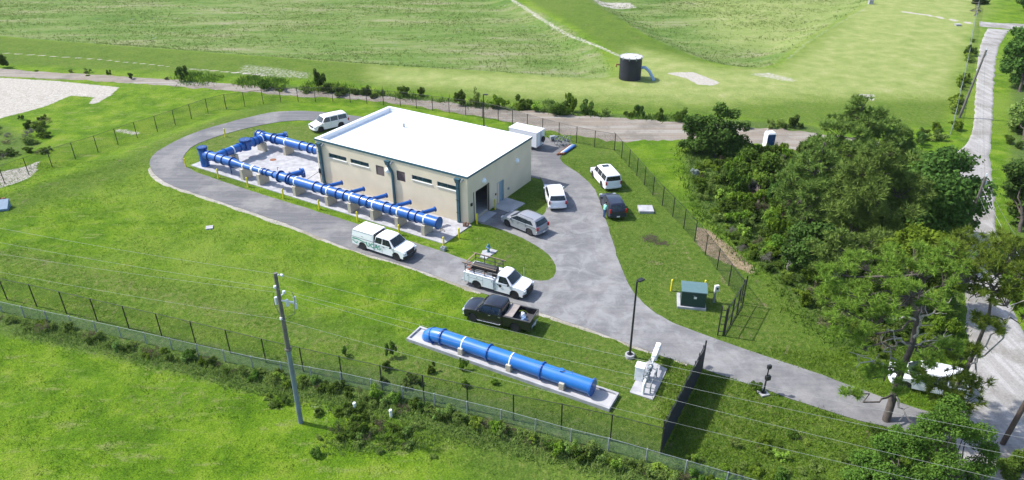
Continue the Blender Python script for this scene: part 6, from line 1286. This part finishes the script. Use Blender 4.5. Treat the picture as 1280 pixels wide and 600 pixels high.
# row of shrubs on the far side of the dirt road (named ones first)
for (u, v, s, h, k, lab) in [(228, 101, 2.2, 2.6, 'dark', 'isolated dark bush by the dirt road, left of the long hedge'), (8, 84, 1.6, 2.2, 'dark', 'dark bush at the left frame edge above the dirt road'), (400, 112, 2.2, 3.0, 'dark', 'darkest tall bush of the hedge above the roof corner'), (505, 121, 1.6, 2.2, 'round', 'small round bush behind the fence above the roof back edge'),
        (527, 120, 1.1, 1.8, 'round', 'slim bush right of the small round one above the roof'), (575, 132, 1.6, 2.9, 'round', 'tall leafy bush left of the far black lamp post'), (591, 133, 1.6, 3.2, 'weed', 'tall bare-stemmed grey bush just left of the far lamp post'), (624, 136, 2.3, 2.2, 'bright', 'low wide bush just right of the far lamp post'),
        (684, 142, 2.4, 3.0, 'weed', 'wide pale bush of the clump below the black tank'), (712, 139, 1.7, 3.6, 'bright', 'taller light green bush of the clump below the black tank'), (700, 145, 2.4, 2.0, 'round', 'low green bush in the clump below the black tank'), (733, 143, 1.8, 2.2, 'dark', 'dark bush at the right end of the clump below the tank'),
        (760, 145, 1.3, 1.6, 'weed', 'small pale bush between the clump and the round bush by the road'), (799, 146, 1.5, 1.9, 'dark', 'small round-headed bush on the road verge below the blue spout'), (825, 149, 1.4, 1.6, 'round', 'small bush on the road verge left of the cedar'), (868, 222, 1.3, 1.4, 'white', 'pale silvery-white bush at the left edge of the thicket')]:
    shrub_px(u, v, s*.62, h*.8, k, lab)
for i in range(46):
    u = random.choice([random.uniform(15, 220), random.uniform(300, 480), random.uniform(320, 470), random.uniform(600, 860), random.uniform(930, 1010)]); v = 84+(u/1000)*78+random.uniform(-2, 3)
    if u > 930: v = 160+random.uniform(-2, 2)
    k = random.choice(['dark', 'round', 'weed', 'round', 'dark', 'yellow'] if u > 250 else ['weed', 'dry', 'dark']); s = random.uniform(.5, 1.3)*(1 if u > 250 else .6)
    shrub_px(u, v, s, s*random.uniform(.9, 1.5), k, KN[k]+' among the hedge on the far side of the dirt road', 'shrubs along the far side of the dirt road: '+k)
# overgrown strip below the galvanised fence
for i in range(120):
    t = i/120; u = -20+t*920+random.uniform(-6, 6); base = np.interp(u, [-20, 40, 130, 200, 320, 430, 537, 640, 700, 761, 826, 900], [398, 408, 428, 446, 470, 492, 516, 546, 562, 578, 594, 606])
    v = base+random.uniform(-7, 5); k = random.choices(['weed', 'round', 'dark', 'dry', 'yellow', 'bright'], [6, 2.5, .8, 2.2, 2, 2.2 if u > 600 else 1.2])[0]; s = random.uniform(.28, .62)*(1.15 if u > 600 else 1)
    shrub_px(u, v, s, s*random.uniform(.9, 1.7), k, KN[k]+' in the overgrown strip along the low galvanised fence', 'shrubs along the low galvanised fence: '+k)
for i in range(40):
    u = random.gauss(470, 34); v = random.gauss(540, 15)
    if not (395 < u < 570 and 500 < v < 572): continue
    k = random.choices(['weed', 'bright', 'round', 'dry'], [5, 1.5, 2, 2])[0]; s = random.uniform(.3, .6); shrub_px(u, v, s, s*random.uniform(.8, 1.3), k, KN[k]+' in the weedy mound right of the grey pole', 'shrubs on the weedy mound: '+k)
for i in range(16):
    u, v = random.choice([(340, 502), (352, 508), (395, 515), (428, 520), (480, 480), (510, 478), (495, 475), (430, 488)]); u += random.uniform(-12, 12); v += random.uniform(-6, 6); s = random.uniform(.25, .5)
    k = random.choice(['weed', 'dark', 'round']); shrub_px(u, v, s, s, k, KN[k]+' beside the grey utility pole', 'shrubs beside the grey utility pole: '+k)
for (u, v, s, h, k, lab) in [(490, 447, .55, 1.1, 'dark', 'dark bush inside the black fence near the end of the kerbed pad'), (484, 462, .5, .7, 'dark', 'low dark bush just inside the black fence'), (430, 445, .35, .7, 'dark', 'small dark bush beside a post of the black foreground fence'), (540, 465, .4, .7, 'round', 'small bush below the elbow end of the kerbed pad'), (580, 462, .45, 1.0, 'bright', 'upright bright green sapling below the kerbed pad'), (583, 483, .35, .6, 'bright', 'small bright weed at a fence post below the kerbed pad'), (620, 480, .35, .4, 'bright', 'low bright weed below the middle of the kerbed pad'),
        (945, 488, .45, .8, 'round', 'small bush beside the keypad post'), (865, 575, .5, .7, 'yellow', 'yellow green bush beyond the foot of the screened gate'), (990, 545, .5, .5, 'round', 'low bush on the verge right of the keypad post')]:
    shrub_px(u, v, s, h, k, lab)
for i in range(46):
    u = random.uniform(905, 1170); v = random.uniform(548, 612); k = random.choices(['bright', 'round', 'weed', 'yellow'], [3, 3, 3, 1])[0]; s = random.uniform(.3, .6)
    if v < 548+(u-905)*.06: continue
    shrub_px(u, v, s, s*random.uniform(.7, 1.2), k, KN[k]+' in the rough growth below the driveway exit', 'shrubs below the driveway exit: '+k)
for u, v in ((946, 191), (955, 193), (966, 192), (975, 190), (938, 192), (984, 196)): shrub_px(u, v, .9, 1.1, random.choice(['bright', 'round']), 'green shrub in front of the portable toilet', 'shrubs in front of the portable toilet')
shrub_px(553, 288, .45, .35, 'dry', 'pile of dry brown brush on the pad near the building corner')
# thicket
TH = poly([(862, 205), (868, 235), (880, 262), (896, 285), (930, 318), (962, 342), (990, 378), (1010, 405), (1050, 430), (1100, 448), (1150, 440), (1200, 420), (1205, 300), (1196, 245), (1150, 205), (1130, 185), (1040, 180), (990, 196), (940, 200), (900, 200)])
xs_ = [p_[0] for p_ in TH]; ys_ = [p_[1] for p_ in TH]; placed = []; tries = 0
while len(placed) < 420 and tries < 9000:
    tries += 1; x = random.uniform(min(xs_), max(xs_)); y = random.uniform(min(ys_), max(ys_))
    if float(sdist(TH, x, y)) < .2: continue
    if any((x-a)**2+(y-b)**2 < .85**2 for a, b in placed): continue
    placed.append((x, y)); dd_ = float(sdist(TH, x, y)); k = random.choices(['round', 'dark', 'bright', 'weed', 'yellow', 'grey', 'dry'], [4, 2, 5, 2, 2.2, 1.3 if dd_ < 8 else .4, .8])[0]
    s = random.uniform(.65, 1.35)*(1 if dd_ > 2 else .75); shrub(x, y, s, s*random.uniform(.9, 1.8)*(1.25 if dd_ > 4 else .8), k, KN[k]+' in the dense thicket right of the diagonal fence', 'shrubs in the thicket: '+k)
# bushes by the right-hand road and field fence
for i in range(44):
    a = random.random()
    if a < .35: u = random.uniform(1190, 1216); v = np.interp(u, [1186, 1190, 1200, 1210, 1220], [175, 150, 115, 72, 20])+random.uniform(-10, 12); k = random.choice(['bright', 'weed', 'dark', 'yellow']); s = random.uniform(.6, 1.3); lab = ' along the galvanised field fence'; g_ = 'shrubs along the field fence: '
    elif a < .5: u = random.uniform(1150, 1195); v = random.uniform(158, 182); k = random.choice(['bright', 'dark', 'weed', 'bright']); s = random.uniform(.8, 1.4); lab = ' at the lower end of the galvanised field fence'; g_ = 'shrubs at the lower end of the field fence: '
    else: u = random.uniform(1258, 1290); v = random.uniform(100, 340); k = random.choice(['bright', 'round', 'weed', 'dark']); s = random.uniform(.6, 1.2); lab = ' on the right-hand side of the shell road'; g_ = 'shrubs right of the shell road: '
    shrub_px(u, v, s, s*random.uniform(.8, 1.4), k, KN[k]+lab, g_+k)
for i in range(34):
    u = random.uniform(-15, 62); v = random.uniform(150, 205)-u*.05
    k = random.choices(['weed', 'dark', 'round', 'dry', 'grey'], [4, 2, 2, 2, 1])[0]; s = random.uniform(.5, 1.1); shrub_px(u, v, s, s*random.uniform(.6, 1.1), k, KN[k]+' in the rough patch outside the left fence', 'shrubs outside the left fence: '+k)
BULK.sort(key=lambda q: -math.sqrt(q[2]*q[3])/math.hypot(q[0], q[1], H)*(.75 if 'thicket' in q[6] else 1))
for q in BULK[:270]: place_shrub(*q)
rest = BULK[270:]; Vs = []; Fs = []; Mi = []; o_ = 0; keys = sorted(SH)
for x, y, s, hs, key, lab, g_ in rest:
    me = random.choice(SH[key]); n_ = len(me.vertices); c_ = np.empty(n_*3, np.float32); me.vertices.foreach_get('co', c_); c_ = c_.reshape(-1, 3); a_ = random.uniform(0, 6.28)
    X_ = c_[:, 0]*math.cos(a_)-c_[:, 1]*math.sin(a_); Y_ = c_[:, 0]*math.sin(a_)+c_[:, 1]*math.cos(a_); Vs.append(np.stack([x+X_*s, y+Y_*s, c_[:, 2]*hs+GZ(x, y)-.03], 1)); Fs.append(np.arange(n_).reshape(-1, 4)+o_); o_ += n_; Mi.append(np.full(n_//4, keys.index(key), np.int32))
if rest:
    o = npmesh('low_scrub', np.concatenate(Vs), np.concatenate(Fs), 'leaf_oak'); o.data.materials.clear()
    for k in keys: o.data.materials.append(SH[k][0].materials[0])
    o.data.polygons.foreach_set('material_index', np.concatenate(Mi)); tag(o, kind='stuff')
for i in range(7):
    a = Vector(at(*random.choice([(1005, 275), (960, 300), (1010, 300), (985, 340), (1150, 270), (1030, 380), (925, 290)]))); m = MB(); pts = branch(m, a, a+Vector((random.uniform(-1.5, 1.5), random.uniform(-1, 1), random.uniform(2.5, 4))), .07, .02, 7, .35, i)
    for q in range(2, 7):
        for _ in range(2): branch(m, pts[q], pts[q]+Vector((random.uniform(-1, 1), random.uniform(-1, 1), random.uniform(.1, .9))), .03, .008, 4, .5, q*7+i, 4)
    tag(m.build('dead_tree', 'dead_wood', smooth=60), 'bare dead sapling sticking out of the thicket', 'dead tree', 'dead saplings in the thicket')

# grass and scrub that nobody could count
def scatter(name, n, boxr, keep, hmin, hmax, wd, nb, mat, seed, spread=.75):
    r = np.random.default_rng(seed); X = r.uniform(boxr[0], boxr[1], n); Y = r.uniform(boxr[2], boxr[3], n); k = keep(X, Y, r); X, Y = X[k], Y[k]
    C = np.stack([X, Y, hgt(X, Y)-.01], 1); D = np.tile([0, 0, 1.0], (len(X), 1)); hh = r.uniform(hmin, hmax, len(X))
    m_ = len(X)*nb; Cr = np.repeat(C, nb, 0)+np.concatenate([r.normal(size=(m_, 2))*hmax*.55, np.zeros((m_, 1))], 1); L_ = np.repeat(hh, nb)*(.6+.5*r.random(m_))
    d = np.tile([0, 0, 1.0], (m_, 1))+unit(m_, r)*spread; d[:, 2] = np.abs(d[:, 2])+.15; d /= np.linalg.norm(d, axis=1)[:, None]; s = unit(m_, r); s[:, 2] *= .2; s /= np.linalg.norm(s, axis=1)[:, None]
    V = np.stack([Cr-s*wd*.5, Cr+s*wd*.5, Cr+d*L_[:, None]], 1).reshape(-1, 3); tag(npmesh(name, V, np.arange(3*m_).reshape(-1, 3), mat), kind='stuff')
PADB = [BU(-37.2, -4.8), BU(.6, -4.9), BU(.6, 13.1), BU(-20.6, 13.2), BU(-20.6, 6.4), BU(-37, 6.2)]
PADK = [(PX+math.cos(HP)*a-math.sin(HP)*b, PY+math.sin(HP)*a+math.cos(HP)*b) for a, b in ((-.3, -1.05), (16.8, -1.05), (16.8, 1.05), (-.3, 1.05))]
SHR = [a for a in rl]+[b for b in rr[::-1]]
def free(X, Y):
    ok = ((sdist(out_s, X, Y) < -.15) | (sdist(isl_s, X, Y) > .15)) & (sdist(PADB, X, Y) < 0) & (sdist(PADK, X, Y) < 0)
    return ok & (sdist(SHR, X, Y) < 0) & (sdist([G(787, 491), G(816, 501), G(834, 462), G(812, 451), G(795, 470)], X, Y) < .0) & (sdist([(13.5, 49.6), (16.2, 49.0), (16.9, 51.8), (14, 52.2)], X, Y) < 0)
inview = lambda X, Y: (np.abs(X) < .78*Y+12)
def k1(X, Y, r): n_ = np.sin(X*.55+np.sin(Y*.6)*1.5)*np.sin(Y*.7+1.3*np.sin(X*.35)); return free(X, Y) & inview(X, Y) & (r.random(len(X)) < .55+.45*n_)
scatter('grass', 170000, (-62, 60, 32, 82), k1, .06, .19, .05, 3, 'grass_blade', 1)
def k2(X, Y, r): return (np.maximum(sdist(BAS1, X, Y), sdist(BAS2, X, Y)) > .5) & (np.abs(X) < .72*Y+8) & (r.random(len(X)) < .5+.5*np.sin(X*.13+np.sin(Y*.21)*2)*np.sin(Y*.3+X*.05))
scatter('field_scrub', 110000, (-160, 110, 100, 215), k2, .12, .42, .13, 3, 'scrub_blade', 2, spread=.9)
STR = poly([(-60, 380), (40, 396), (200, 434), (430, 484), (640, 534), (830, 590), (900, 600), (900, 640), (760, 590), (560, 545), (480, 560), (400, 560), (420, 510), (300, 480), (120, 430), (-60, 400)])
def k3(X, Y, r): return (sdist(STR, X, Y) > 0)
scatter('weeds', 42000, (-40, 15, 28, 55), k3, .2, .5, .07, 4, 'leaf_weed', 3)
TH2 = poly([(845, 185), (855, 240), (870, 275), (925, 325), (960, 355), (985, 395), (1020, 425), (1100, 462), (1190, 450), (1215, 400), (1210, 230), (1150, 185), (1010, 188)])
def k4(X, Y, r): return (sdist(TH2, X, Y) > 0) & free(X, Y)
HB_ = poly([(225, 92), (320, 96), (420, 106), (560, 124), (640, 132), (740, 139), (860, 147), (860, 152), (740, 146), (640, 140), (560, 131), (420, 117), (320, 111), (225, 106)])
scatter('roadside_weeds', 30000, (-60, 35, 88, 122), lambda X, Y, r: (sdist(HB_, X, Y) > 0) & (r.random(len(X)) < .35+.9*np.sin(X*.31)*np.sin(X*.83+2)), .3, 1.0, .14, 4, 'leaf_oak', 7)
scatter('undergrowth', 16000, (10, 62, 40, 95), k4, .25, .7, .12, 4, 'leaf_oak', 4)
def k5(X, Y, r): return (X > 10) & (sdist(SHR, X, Y) < 0) & free(X, Y) & (Y < 44)
scatter('rough_grass', 9000, (10, 34, 30, 44), k5, .15, .4, .06, 4, 'leaf_bright', 5)

# ------------------------------------------------------------------ air
hz = MB(); hz.box(-3100, 3100, -900, 4100, -4, 38); ho = bpy.data.meshes.new('haze'); ho.from_pydata(hz.v, [], hz.f); hm = bpy.data.materials.new('haze'); hm.use_nodes = True; hn = hm.node_tree; hn.nodes.remove(hn.nodes['Principled BSDF'])
pv = hn.nodes.new('ShaderNodeVolumePrincipled'); pv.inputs['Color'].default_value = (.90, .94, 1, 1); pv.inputs['Density'].default_value = .00006; hn.links.new(pv.outputs[0], hn.nodes['Material Output'].inputs['Volume']); ho.materials.append(hm)
ho = bpy.data.objects.new('haze', ho); COL.objects.link(ho); tag(ho, kind='stuff')
# ------------------------------------------------------------------ camera, light, view
cam = bpy.data.cameras.new('camera'); co = bpy.data.objects.new('camera', cam); COL.objects.link(co); co.location = (0, 0, H); co.rotation_euler = (PI/2-PITCH, 0, 0)
cam.sensor_fit = 'HORIZONTAL'; cam.sensor_width = 36; cam.lens = 36*FP/1280; cam.clip_start = .5; cam.clip_end = 9000; sc.camera = co
EL = R(50); AZ = R(-16); d = Vector((math.cos(AZ)*math.cos(EL), math.sin(AZ)*math.cos(EL), -math.sin(EL)))
sl = bpy.data.lights.new('sun', 'SUN'); sl.energy = 3.5; sl.angle = R(1.0); sl.color = (1.0, .965, .91); so = bpy.data.objects.new('sun', sl); COL.objects.link(so); so.rotation_euler = d.to_track_quat('-Z', 'Y').to_euler(); so.location = (0, 0, 80)
w = bpy.data.worlds.new('World'); sc.world = w; w.use_nodes = True; nt = w.node_tree; bg = nt.nodes['Background']
sky = nt.nodes.new('ShaderNodeTexSky'); sky.sky_type = 'NISHITA'; sky.sun_disc = False; sky.sun_elevation = EL; sky.sun_rotation = math.atan2(-d.x, -d.y); sky.air_density = 1.0; sky.dust_density = 1.5; nt.links.new(sky.outputs[0], bg.inputs[0]); bg.inputs[1].default_value = .15
sc.view_settings.view_transform = 'Standard'; sc.view_settings.look = 'None'; sc.view_settings.exposure = .88; sc.view_settings.gamma = 1; sc.view_settings.use_curve_mapping = False
sc.cycles.transparent_max_bounces = 12; sc.cycles.max_bounces = 5
